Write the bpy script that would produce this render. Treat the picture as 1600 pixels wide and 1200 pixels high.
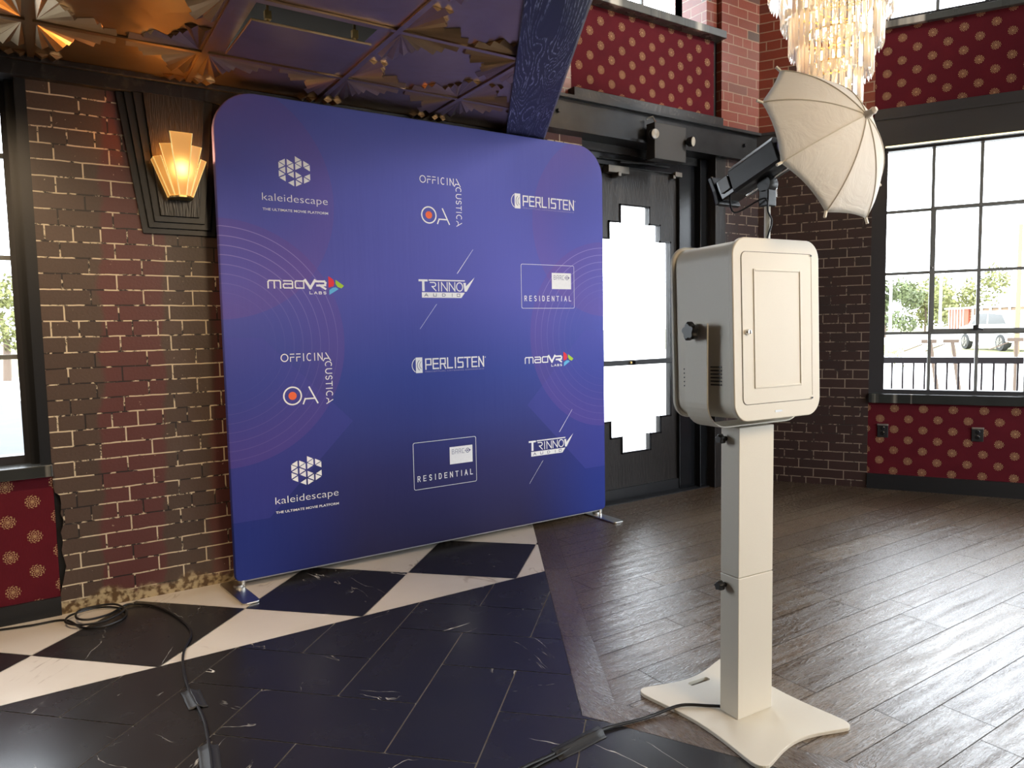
import bpy, bmesh, math, random
from mathutils import Vector, Matrix
random.seed(7)
S = bpy.context.scene
COL = S.collection
PI = math.pi
for o in list(bpy.data.objects): bpy.data.objects.remove(o)

# ------------------------------------------------------------------ camera
YAW, PIT, ROL, FPX = math.radians(33.062), math.radians(4.421), math.radians(-1.108), 1115.27
fw = Vector((math.sin(YAW)*math.cos(PIT), math.cos(YAW)*math.cos(PIT), -math.sin(PIT)))
r0 = Vector((math.cos(YAW), -math.sin(YAW), 0)); u0 = r0.cross(fw)
rt = r0*math.cos(ROL) + u0*math.sin(ROL); up = u0*math.cos(ROL) - r0*math.sin(ROL)
cam = bpy.data.objects.new('camera', bpy.data.cameras.new('camera')); COL.objects.link(cam)
cam.matrix_world = Matrix(((rt.x, up.x, -fw.x, 0), (rt.y, up.y, -fw.y, 0), (rt.z, up.z, -fw.z, 1.25), (0, 0, 0, 1)))
cam.data.sensor_width = 36; cam.data.lens = 36*FPX/1600; cam.data.clip_start = .02; cam.data.clip_end = 400
S.camera = cam

# ------------------------------------------------------------------ world, exposure, sun
W = bpy.data.worlds.new('sky'); S.world = W; W.use_nodes = True
bg = W.node_tree.nodes['Background']; bg.inputs[0].default_value = (.86, .93, 1, 1); bg.inputs[1].default_value = 8.0
S.view_settings.view_transform = 'Standard'; S.view_settings.look = 'None'
S.view_settings.exposure = 0.55; S.view_settings.gamma = 1; S.view_settings.use_curve_mapping = False
def light(name, kind, loc, power, color=(1, 1, 1), size=.1, sy=None, rot=None, portal=False):
    d = bpy.data.lights.new(name, kind); d.color = color
    if kind != 'SUN': d.energy = power
    else: d.energy = power; d.angle = .05
    if kind == 'AREA':
        d.shape = 'RECTANGLE'; d.size = size; d.size_y = sy or size
        if portal: d.cycles.is_portal = True
    elif kind == 'POINT': d.shadow_soft_size = size
    o = bpy.data.objects.new(name, d); COL.objects.link(o); o.location = loc
    if rot: o.rotation_euler = rot
    return o
# daylight portals sit in the real window openings (they emit nothing themselves)
def portal(c, nrm, w, h):
    o = light('daylight_portal', 'AREA', c, 1, size=w, sy=h, portal=True)
    o.rotation_euler = Vector(nrm).to_track_quat('-Z', 'Z').to_euler()
# unseen lights: warm lamp behind the camera, added wall spot, warm spot at left
light('unseen_light', 'AREA', (2.1, -1.35, 2.7), 46, (1, .76, .50), .9, .9, rot=(math.radians(48), 0, math.radians(16)))
ul = light('unseen_light', 'SPOT', (5.3, -.1, 4.5), 300, (1, .88, .74), .15)  # added spot on the upper back wall, stands in for window daylight
ul.rotation_euler = (Vector((3.9, 3.7, 3.1))-ul.location).to_track_quat('-Z', 'Y').to_euler(); ul.data.spot_size = math.radians(52); ul.data.spot_blend = .9; ul.data.shadow_soft_size = .25
dl = light('unseen_light', 'SPOT', (-.25, 2.45, 2.40), 75, (1, .72, .44), .1, rot=(math.radians(22), 0, 0)); dl.data.spot_size = math.radians(125); dl.data.spot_blend = .8; dl.data.shadow_soft_size = .08

# ------------------------------------------------------------------ materials
def mk(name):
    m = bpy.data.materials.new(name); m.use_nodes = True
    return m, m.node_tree, m.node_tree.nodes['Principled BSDF']
def M(name, col, rough=.5, metal=0, spec=None, emit=None, es=0, bump=0, bscale=60, var=0):
    m, t, b = mk(name)
    b.inputs['Base Color'].default_value = (*col, 1); b.inputs['Roughness'].default_value = rough; b.inputs['Metallic'].default_value = metal
    if spec is not None: b.inputs['Specular IOR Level'].default_value = spec
    if emit: b.inputs['Emission Color'].default_value = (*emit, 1); b.inputs['Emission Strength'].default_value = es
    N = NT(t)
    n = N('ShaderNodeTexNoise'); n.inputs['Scale'].default_value = bscale; n.inputs['Detail'].default_value = 4
    t.links.new(N('ShaderNodeTexCoord').outputs['Object'], n.inputs['Vector'])
    if bump:
        bp = N('ShaderNodeBump'); bp.inputs['Strength'].default_value = bump; bp.inputs['Distance'].default_value = .004
        t.links.new(n.outputs[0], bp.inputs['Height']); t.links.new(bp.outputs[0], b.inputs['Normal'])
    v = var or .06
    mx = N('ShaderNodeMix'); mx.data_type = 'RGBA'
    mx.inputs[6].default_value = (*[c*(1-v) for c in col], 1); mx.inputs[7].default_value = (*[min(1, c*(1+v)) for c in col], 1)
    t.links.new(n.outputs[0], mx.inputs[0]); t.links.new(mx.outputs[2], b.inputs['Base Color'])
    return m
def NT(t):
    def N(kind, **kw):
        n = t.nodes.new(kind)
        for k, v in kw.items(): setattr(n, k, v)
        return n
    return N
class G:
    """small node-graph helper"""
    def __init__(s, m): s.t = m.node_tree; s.N = NT(s.t); s.b = s.t.nodes['Principled BSDF']
    def L(s, a, b): s.t.links.new(a, b)
    def put(s, inp, v):
        if isinstance(v, (int, float)): inp.default_value = v
        elif isinstance(v, tuple): inp.default_value = v if len(v) != 3 or inp.type == 'VECTOR' else (*v, 1)
        else: s.L(v, inp)
    def m(s, op, a, b=0, c=None):
        n = s.N('ShaderNodeMath', operation=op); s.put(n.inputs[0], a); s.put(n.inputs[1], b)
        if c is not None: s.put(n.inputs[2], c)
        return n.outputs[0]
    def mix(s, f, a, b, bt='MIX'):
        n = s.N('ShaderNodeMix', data_type='RGBA', blend_type=bt); s.put(n.inputs[0], f); s.put(n.inputs[6], a); s.put(n.inputs[7], b); return n.outputs[2]
    def sep(s, v): n = s.N('ShaderNodeSeparateXYZ'); s.L(v, n.inputs[0]); return n.outputs
    def com(s, x, y, z=0): n = s.N('ShaderNodeCombineXYZ'); s.put(n.inputs[0], x); s.put(n.inputs[1], y); s.put(n.inputs[2], z); return n.outputs[0]
    def co(s): return s.N('ShaderNodeTexCoord').outputs['Object']
    def noise(s, vec, scale, det=3, rough=.5, dist=0):
        n = s.N('ShaderNodeTexNoise'); s.L(vec, n.inputs['Vector']); n.inputs['Scale'].default_value = scale; n.inputs['Detail'].default_value = det
        n.inputs['Roughness'].default_value = rough; n.inputs['Distortion'].default_value = dist; return n.outputs[0]
    def ss(s, v, a, b):
        n = s.N('ShaderNodeMapRange', interpolation_type='SMOOTHSTEP'); s.put(n.inputs[0], v); s.put(n.inputs[1], a); s.put(n.inputs[2], b); return n.outputs[0]
    def ramp(s, v, stops):
        n = s.N('ShaderNodeValToRGB'); s.L(v, n.inputs[0]); e = n.color_ramp.elements
        while len(e) < len(stops): e.new(.5)
        for x, (p, c) in zip(e, stops): x.position = p; x.color = (*c, 1)
        return n.outputs[0]
    def bump(s, h, st=.5, d=.004):
        n = s.N('ShaderNodeBump'); s.put(n.inputs['Height'], h); n.inputs['Strength'].default_value = st; n.inputs['Distance'].default_value = d
        s.L(n.outputs[0], s.b.inputs['Normal'])

def brick(name, c1, c2, c3, mortar, msize, rough, paint=0, stripe=False, zo=0.0, stain=False):
    m, t, b = mk(name); g = G(m); o = g.sep(g.co())
    u = g.m('ADD', o[0], o[1]); z = g.m('ADD', o[2], zo)
    wob = g.m('MULTIPLY', g.m('SUBTRACT', g.noise(g.co(), 14, 2), .5), .006)
    v = g.com(u, g.m('ADD', z, wob))
    bt = g.N('ShaderNodeTexBrick', offset=.5, offset_frequency=2, squash=.5, squash_frequency=6)
    g.L(v, bt.inputs['Vector']); bt.inputs['Scale'].default_value = 1; bt.inputs['Brick Width'].default_value = .213; bt.inputs['Row Height'].default_value = .0702
    bt.inputs['Mortar Size'].default_value = msize; bt.inputs['Mortar Smooth'].default_value = .15; bt.inputs['Bias'].default_value = 0
    bt.inputs['Color1'].default_value = (0, 0, 0, 1); bt.inputs['Color2'].default_value = (1, 1, 1, 1); bt.inputs['Mortar'].default_value = (.5, .5, .5, 1)
    col = g.ramp(bt.outputs['Color'], [(0, c1), (.45, c2), (.8, c2), (.93, c3)])
    fine = g.noise(g.co(), 90, 4)
    col = g.mix(g.m('MULTIPLY', fine, .35), col, (0.02, .015, .012))
    if stripe:   # old maroon paint bands on the grey-brown paint
        n1 = g.noise(g.co(), 5, 3)
        x = g.m('ADD', o[0], g.m('MULTIPLY', g.m('SUBTRACT', n1, .5), .10))
        zz = g.m('MULTIPLY', g.m('SUBTRACT', o[2], 1.0), -.05)
        x = g.m('ADD', x, zz)
        band = g.m('MULTIPLY', g.ss(x, .19, .215), g.m('SUBTRACT', 1, g.ss(x, .45, .475)))
        band2 = g.ss(x, .66, .70)
        band = g.m('MAXIMUM', band, band2)
        col = g.mix(g.m('MULTIPLY', band, .9), col, (.105, .032, .030))
    fac = bt.outputs['Fac']
    if paint:
        n2 = g.noise(g.co(), 22, 5, .65); n3 = g.noise(g.co(), 3.2, 2)
        keep = g.ss(g.m('ADD', n2, g.m('MULTIPLY', g.m('SUBTRACT', n3, .5), .7)), paint, paint+.07)
        mc = g.mix(keep, (.02, .014, .012), mortar)
        specks = g.m('MULTIPLY', g.ss(g.noise(g.co(), 60, 3, .6), .70, .73), g.ss(n3, .50, .62))
        col = g.mix(specks, col, mortar)
    else:
        mc = g.mix(g.noise(g.co(), 30, 3), mortar, tuple(c*.6 for c in mortar))
    col = g.mix(fac, col, mc)
    if stain:
        s = g.m('SUBTRACT', 1, g.ss(g.m('ADD', o[2], g.m('MULTIPLY', g.noise(g.co(), 9, 4), -.16)), -.035, .0))
        col = g.mix(s, col, g.mix(g.ss(g.noise(g.co(), 40, 4), .4, .6), (.10, .055, .02), (.42, .33, .19)))
    g.L(col, b.inputs['Base Color']); b.inputs['Roughness'].default_value = rough
    h = g.m('ADD', g.m('MULTIPLY', fac, -1.0), g.m('MULTIPLY', fine, .18))
    g.bump(h, .8, .006)
    return m
M_BRL = brick('painted_brick', (.075, .047, .035), (.088, .055, .040), (.10, .062, .046), (.62, .52, .36), .0034, .42, paint=.44, stripe=True, zo=.012, stain=True)
M_BRD = brick('dark_brick', (.030, .012, .011), (.038, .014, .012), (.028, .013, .012), (.26, .21, .16), .0036, .5, paint=.42, zo=.02)
M_BRU = brick('red_brick', (.20, .040, .022), (.25, .050, .028), (.085, .050, .042), (.40, .27, .19), .0042, .32, zo=.03)

def wallpaper():
    m, t, b = mk('damask_wallpaper'); g = G(m); o = g.sep(g.co())
    u = g.m('ADD', o[0], o[1]); z = o[2]
    px, pz = .186, .156
    def cell(du, dz):
        a = g.m('MULTIPLY', g.m('SUBTRACT', g.m('FRACT', g.m('DIVIDE', g.m('ADD', u, 10+du), px)), .5), px)
        c = g.m('MULTIPLY', g.m('SUBTRACT', g.m('FRACT', g.m('DIVIDE', g.m('ADD', z, 10+dz), pz)), .5), pz)
        r = g.m('SQRT', g.m('ADD', g.m('POWER', g.m('ABSOLUTE', a), 2), g.m('POWER', g.m('ABSOLUTE', c), 2)))
        th = g.m('ARCTAN2', c, a)
        edge = g.m('ADD', .0285, g.m('MULTIPLY', g.m('COSINE', g.m('MULTIPLY', th, 12)), .0025))
        inside = g.m('LESS_THAN', r, edge)
        pet = g.m('MULTIPLY', g.m('SINE', g.m('MULTIPLY', r, 560)), g.m('COSINE', g.m('MULTIPLY', th, 9)))
        hole = g.m('MULTIPLY', g.m('GREATER_THAN', pet, -.05), g.m('GREATER_THAN', r, .006))
        return g.m('MULTIPLY', inside, g.m('SUBTRACT', 1, g.m('MULTIPLY', hole, 1.0)))
    k = g.m('MAXIMUM', cell(0, 0), cell(px/2, pz/2))
    base = g.mix(g.noise(g.co(), 7, 2), (.085, .005, .011), (.125, .008, .015))
    weave = g.noise(g.com(g.m('MULTIPLY', u, 6), g.m('MULTIPLY', z, .6)), 60, 3)
    base = g.mix(g.m('MULTIPLY', weave, .4), base, (.05, .003, .007))
    g.L(g.mix(g.m('MULTIPLY', k, .9), base, (.40, .25, .13)), b.inputs['Base Color']); b.inputs['Roughness'].default_value = .85; b.inputs['Specular IOR Level'].default_value = .2
    g.bump(g.m('ADD', weave, k), .25, .002)
    return m
M_RED = wallpaper()

def woodgrain(name, c1, c2, rough=.35, sx=1, sy=14, sz=1, cer=.5):
    m, t, b = mk(name); g = G(m); o = g.sep(g.co())
    v = g.com(g.m('MULTIPLY', o[0], sx), g.m('MULTIPLY', o[1], sy), g.m('MULTIPLY', o[2], sz))
    n = g.noise(v, 1.6, 4, .55, .8)
    w = g.m('SINE', g.m('MULTIPLY', n, 90)); l = g.ss(w, .55, .95)
    br = g.ss(g.noise(g.com(g.m('MULTIPLY', o[0], sx*8), g.m('MULTIPLY', o[1], sy*8), g.m('MULTIPLY', o[2], sz*8)), 7, 3), .42, .62)
    g.L(g.mix(g.m('MULTIPLY', g.m('MULTIPLY', l, br), cer), c1, c2), b.inputs['Base Color']); b.inputs['Roughness'].default_value = rough
    g.bump(g.m('MULTIPLY', w, .5), .25, .002); return m
M_BLKW = woodgrain('black_stained_wood', (.012, .011, .012), (.075, .065, .055), .38, 1, 1, 1, .35)
M_BLKV = woodgrain('black_wood_upright', (.014, .012, .011), (.085, .065, .05), .34, 7, 7, .6, .3)
def beam_mat():
    m, t, b = mk('cerused_blue_black_oak'); g = G(m); o = g.sep(g.co())
    al = g.m('ADD', g.m('MULTIPLY', o[0], .5075), g.m('MULTIPLY', o[1], .8617)); ac = g.m('SUBTRACT', g.m('MULTIPLY', o[0], .8617), g.m('MULTIPLY', o[1], .5075))
    n = g.noise(g.com(g.m('MULTIPLY', al, .55), g.m('MULTIPLY', ac, 4.5), o[2]), 1.6, 2, .45, .6)
    w = g.m('SINE', g.m('MULTIPLY', n, 150)); l = g.ss(w, .35, .95)
    f = g.ss(g.noise(g.com(g.m('MULTIPLY', al, 12), g.m('MULTIPLY', ac, 90), 0), 2, 3), .40, .60)
    a = g.ss(g.noise(g.com(al, ac, 0), 2.1, 2), .38, .60)
    g.L(g.mix(g.m('MULTIPLY', g.m('MULTIPLY', l, f), g.m('ADD', .25, g.m('MULTIPLY', a, .75))), (.012, .017, .036), (.42, .45, .50)), b.inputs['Base Color']); b.inputs['Roughness'].default_value = .42
    g.bump(w, .2, .001); return m
M_BEAM = beam_mat()
M_BEAMD = M('beam_edge', (.35, .32, .28), .5)

def planks():
    m, t, b = mk('oak_plank_floor'); g = G(m); o = g.sep(g.co())
    a = g.N('ShaderNodeAttribute', attribute_name='tid').outputs['Fac']; dr = g.N('ShaderNodeAttribute', attribute_name='dir').outputs['Fac']
    x = g.m('ADD', g.m('MULTIPLY', o[0], g.m('SUBTRACT', 1, dr)), g.m('MULTIPLY', o[1], dr))
    y = g.m('ADD', g.m('MULTIPLY', o[1], g.m('SUBTRACT', 1, dr)), g.m('MULTIPLY', o[0], dr))
    v = g.com(g.m('MULTIPLY', x, 2.2), g.m('MULTIPLY', y, 14), g.m('MULTIPLY', a, 37))
    n = g.noise(v, 1.7, 5, .62, 1.2); w = g.m('SINE', g.m('MULTIPLY', n, 46))
    fine = g.noise(g.com(g.m('MULTIPLY', x, 30), g.m('MULTIPLY', y, 190), a), 1.5, 4, .7)
    base = g.ramp(a, [(0, (.070, .044, .025)), (.3, (.115, .080, .048)), (.6, (.085, .057, .036)), (.85, (.155, .112, .070)), (1, (.095, .058, .034))])
    col = g.mix(g.m('MULTIPLY', g.ss(w, -.2, .9), .45), base, (.040, .027, .019))
    col = g.mix(g.m('MULTIPLY', g.ss(fine, .5, .66), .45), col, (.24, .195, .145))
    g.L(col, b.inputs['Base Color'])
    g.L(g.m('ADD', .15, g.m('MULTIPLY', fine, .26)), b.inputs['Roughness'])
    b.inputs['Specular IOR Level'].default_value = 1.0
    g.bump(g.m('ADD', g.m('MULTIPLY', w, .30), g.m('MULTIPLY', fine, .7)), .38, .0018); return m
M_PLANK = planks()

def marble(name, base1, base2, vein, width, rough, amount):
    m, t, b = mk(name); g = G(m); o = g.sep(g.co())
    a = g.N('ShaderNodeAttribute', attribute_name='tid').outputs['Fac']
    v = g.com(o[0], g.m('MULTIPLY', o[1], 1), g.m('MULTIPLY', a, 50))
    rot = g.N('ShaderNodeVectorRotate', rotation_type='Z_AXIS'); g.L(v, rot.inputs['Vector']); g.L(g.m('MULTIPLY', a, 9), rot.inputs['Angle'])
    sc = g.N('ShaderNodeMapping'); sc.inputs['Scale'].default_value = (1, 3.2, 1); g.L(rot.outputs[0], sc.inputs[0])
    n = g.noise(sc.outputs[0], 1.15, 5, .50, .6)
    line = g.m('SUBTRACT', 1, g.ss(g.m('ABSOLUTE', g.m('SUBTRACT', n, .5)), 0, width))
    msk = g.ss(g.noise(v, 3.3, 4, .6), amount, amount+.12)
    cl = g.noise(v, 6, 4)
    col = g.mix(cl, base1, base2)
    g.L(g.mix(g.m('MULTIPLY', line, msk), col, vein), b.inputs['Base Color'])
    g.L(g.m('ADD', rough, g.m('MULTIPLY', cl, .12)), b.inputs['Roughness'])
    return m
M_BM = marble('black_marble_tile', (.014, .014, .016), (.024, .023, .025), (.80, .77, .70), .0036, .20, .52)
M_WM = marble('cream_marble_tile', (.62, .56, .48), (.72, .67, .60), (.40, .33, .27), .012, .30, .52)
M_SILL = marble('veined_granite_sill', (.05, .055, .052), (.11, .115, .11), (.60, .57, .50), .05, .22, .45)
M_SILL2 = M_SILL
M_SILL = marble('dark_marble_sill', (.018, .020, .019), (.040, .042, .040), (.40, .38, .32), .014, .16, .5)
M_GROUT = M('tile_grout', (.42, .40, .36), .8); M_GAP = M('dark_joint', (.035, .025, .018), .8)

def bronze():
    m, t, b = mk('pressed_bronze_tin'); g = G(m)
    b.inputs['Metallic'].default_value = 1; n = g.noise(g.co(), 5, 3)
    g.L(g.mix(n, (.40, .27, .15), (.54, .37, .21)), b.inputs['Base Color']); b.inputs['Roughness'].default_value = .34
    g.bump(g.noise(g.co(), 4.5, 2, .5, .6), .4, .012); return m
M_TIN = bronze()

def backdrop_mat():
    m, t, b = mk('printed_stretch_fabric'); g = G(m); o = g.sep(g.co()); x, z = o[0], o[2]
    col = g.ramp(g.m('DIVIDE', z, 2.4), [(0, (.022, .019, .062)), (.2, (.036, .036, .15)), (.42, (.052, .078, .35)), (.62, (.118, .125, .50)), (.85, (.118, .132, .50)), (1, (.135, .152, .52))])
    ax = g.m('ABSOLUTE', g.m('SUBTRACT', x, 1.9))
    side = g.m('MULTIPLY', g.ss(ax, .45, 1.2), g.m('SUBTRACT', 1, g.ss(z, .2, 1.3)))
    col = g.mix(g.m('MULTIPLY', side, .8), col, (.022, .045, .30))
    def disc(cx, cz, r, c, f):
        nonlocal col
        d = g.m('SQRT', g.m('ADD', g.m('POWER', g.m('ABSOLUTE', g.m('SUBTRACT', ax, cx)), 2), g.m('POWER', g.m('ABSOLUTE', g.m('SUBTRACT', z, cz)), 2)))
        inn = g.m('LESS_THAN', d, r); e = g.m('MULTIPLY', inn, g.ss(d, r-.35, r))
        col = g.mix(g.m('MULTIPLY', e, f), col, c); return d
    disc(1.2, 1.9, .58, (.24, .11, .36), .25)
    d = disc(1.19, 1.2, .60, (.22, .09, .34), .25)
    # diamond
    q = g.m('ADD', ax, g.m('ABSOLUTE', g.m('SUBTRACT', z, .78)))
    dm = g.m('MULTIPLY', g.m('GREATER_THAN', g.m('SUBTRACT', ax, g.m('ABSOLUTE', g.m('SUBTRACT', z, .78))), .56), g.m('LESS_THAN', g.m('ABSOLUTE', g.m('SUBTRACT', z, .78)), .45))
    col = g.mix(g.m('MULTIPLY', dm, .25), col, (.10, .09, .46))
    ring = g.m('ABSOLUTE', g.m('SUBTRACT', g.m('FRACT', g.m('DIVIDE', d, .045)), .5))
    ln = g.m('SUBTRACT', 1, g.ss(ring, .02, .055)); ln = g.m('MULTIPLY', ln, g.m('LESS_THAN', d, .565)); ln = g.m('MULTIPLY', ln, g.ss(d, .15, .5))
    hi = g.m('ADD', .12, g.m('MULTIPLY', g.ss(z, 1.1, 1.8), .6))
    col = g.mix(g.m('MULTIPLY', ln, hi), col, (.42, .36, .72))
    g.L(col, b.inputs['Base Color']); b.inputs['Roughness'].default_value = .75; b.inputs['Specular IOR Level'].default_value = .25
    wv = g.noise(g.com(g.m('MULTIPLY', x, 9), o[1], g.m('MULTIPLY', z, .8)), 2.2, 3)
    g.bump(wv, .12, .012); return m
M_DROP = backdrop_mat()
M_PRINT = M('white_print', (.94, .94, .97), .7); M_INK = M('navy_print', (.05, .05, .2), .7); M_ORG = M('orange_print', (.95, .16, .05), .7)
M_PR = M('red_print', (.85, .03, .05), .7); M_PG = M('green_print', (.45, .68, .04), .7); M_PB = M('blue_print', (.14, .52, .85), .7)
M_BLACK = M('black_paint', (.010, .011, .013), .38, bump=.08); M_BLKG = M('gloss_black_metal', (.008, .009, .011), .2); M_FRAME = M('dark_window_frame', (.028, .028, .032), .45)
M_MUNT = M('steel_muntin', (.17, .18, .175), .45)
M_STEEL = M('blackened_steel', (.035, .036, .038), .33, .6, bump=.1, bscale=9, var=.4)
M_WHITE = M('cream_powder_coat', (.71, .67, .57), .42, bump=.05, bscale=500); M_CHROME = M('chrome', (.75, .75, .75), .15, 1)
M_WORN = M('worn_metal', (.16, .15, .135), .45, .8); M_ALU = M('brushed_aluminium', (.62, .62, .60), .28, 1); M_KNOB = M('black_plastic_knob', (.008, .008, .009), .35)
M_CABLE = M('black_rubber_cable', (.010, .010, .011), .42); M_TAPE = M('black_gaffer_tape', (.02, .02, .021), .55, bump=.2, bscale=200)
M_GOLD = M('polished_gold', (.95, .64, .22), .2, 1); M_BRASS = M('brass_trim', (.75, .52, .2), .3, 1)
M_DARKW = M('dark_plaster', (.10, .075, .06), .8); M_CEIL = M('dark_ceiling', (.09, .08, .075), .8)
M_GLOW = M('warm_glow_strip', (1, .9, .6), .5, emit=(1, .86, .45), es=1.1)  # pale warm strip with weak emission
def glass_thin():
    m, t, b = mk('window_glass'); t.nodes.remove(b); N = NT(t); out = t.nodes['Material Output']
    tr = N('ShaderNodeBsdfTransparent'); gl = N('ShaderNodeBsdfGlossy'); gl.inputs['Roughness'].default_value = .02
    lw = N('ShaderNodeFresnel'); lw.inputs['IOR'].default_value = 1.35; mx = N('ShaderNodeMixShader')
    t.links.new(lw.outputs[0], mx.inputs[0]); t.links.new(tr.outputs[0], mx.inputs[1]); t.links.new(gl.outputs[0], mx.inputs[2]); t.links.new(mx.outputs[0], out.inputs[0]); return m
M_GLASS = glass_thin()
def crystal():
    m, t, b = mk('cut_crystal'); b.inputs['Transmission Weight'].default_value = 1; b.inputs['IOR'].default_value = 1.5; b.inputs['Roughness'].default_value = .02
    b.inputs['Base Color'].default_value = (1, .98, .94, 1)
    N = NT(t); out = t.nodes['Material Output']; tl = N('ShaderNodeBsdfTranslucent'); tl.inputs[0].default_value = (.95, .93, .88, 1)
    mx = N('ShaderNodeMixShader'); mx.inputs[0].default_value = .22; t.links.new(b.outputs[0], mx.inputs[1]); t.links.new(tl.outputs[0], mx.inputs[2]); t.links.new(mx.outputs[0], out.inputs[0]); return m
M_CRYS = crystal()
def sconce_glass():
    m, t, b = mk('amber_frosted_glass'); b.inputs['Base Color'].default_value = (.62, .40, .18, 1); b.inputs['Roughness'].default_value = .5
    b.inputs['Transmission Weight'].default_value = 0; b.inputs['Specular IOR Level'].default_value = .3
    g = G(m); geo = g.sep(g.co())
    # lit from inside by the bulb: the frosted glass itself glows, strongest at the bulb
    dx = g.m('MULTIPLY', g.m('SUBTRACT', geo[0], 0), 1); dz = g.m('SUBTRACT', geo[2], .12)
    d = g.m('SQRT', g.m('ADD', g.m('POWER', g.m('ABSOLUTE', dx), 2), g.m('POWER', g.m('ABSOLUTE', dz), 2)))
    k = g.m('EXPONENT', g.m('MULTIPLY', g.m('POWER', g.m('DIVIDE', d, .042), 2), -1))
    es = g.m('ADD', .34, g.m('MULTIPLY', k, 1.9)); g.L(es, b.inputs['Emission Strength'])
    g.L(g.mix(g.m('MINIMUM', k, 1), (1, .40, .07), (1, .74, .22)), b.inputs['Emission Color']); return m
M_SCG = sconce_glass()
def umb():
    m, t, b = mk('translucent_white_nylon'); b.inputs['Base Color'].default_value = (.90, .88, .84, 1); b.inputs['Roughness'].default_value = .6
    N = NT(t); out = t.nodes['Material Output']; tl = N('ShaderNodeBsdfTranslucent'); tl.inputs[0].default_value = (.88, .85, .78, 1)
    mx = N('ShaderNodeMixShader'); mx.inputs[0].default_value = .4; t.links.new(b.outputs[0], mx.inputs[1]); t.links.new(tl.outputs[0], mx.inputs[2]); t.links.new(mx.outputs[0], out.inputs[0])
    g = G.__new__(G); g.t = t; g.N = N; g.b = b; g.bump(g.noise(g.co(), 9, 4, .6, 1.5), .5, .012); return m
M_UMB = umb(); M_SEAM = M('nylon_seam', (.62, .58, .50), .7)
M_CONC = M('pale_concrete', (.62, .61, .58), .9, var=.1, bscale=1); M_ASPH = M('grey_asphalt', (.038, .041, .042), .9, bump=.3, bscale=3, var=.25); M_GRASS = M('dry_grass', (.17, .17, .060), .95, bump=.5, bscale=4, var=.35)
M_LEAF = M('leaves', (.060, .075, .022), .7, var=.5, bscale=2); M_LEAF2 = M('yellow_leaves', (.13, .135, .04), .7, var=.5, bscale=2); M_BARK = M('bark', (.10, .07, .05), .9)
M_CAR = M('white_car_paint', (.8, .8, .8), .25); M_TYRE = M('tyre', (.02, .02, .02), .8); M_ORANGE = M('orange_cladding', (.24, .05, .022), .7); M_TIMBER = M('timber', (.18, .12, .07), .8); M_WPAINT = M('white_painted_steel', (.7, .7, .7), .6)
M_OUTL = M('outlet_plastic', (.012, .012, .014), .4)

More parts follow.
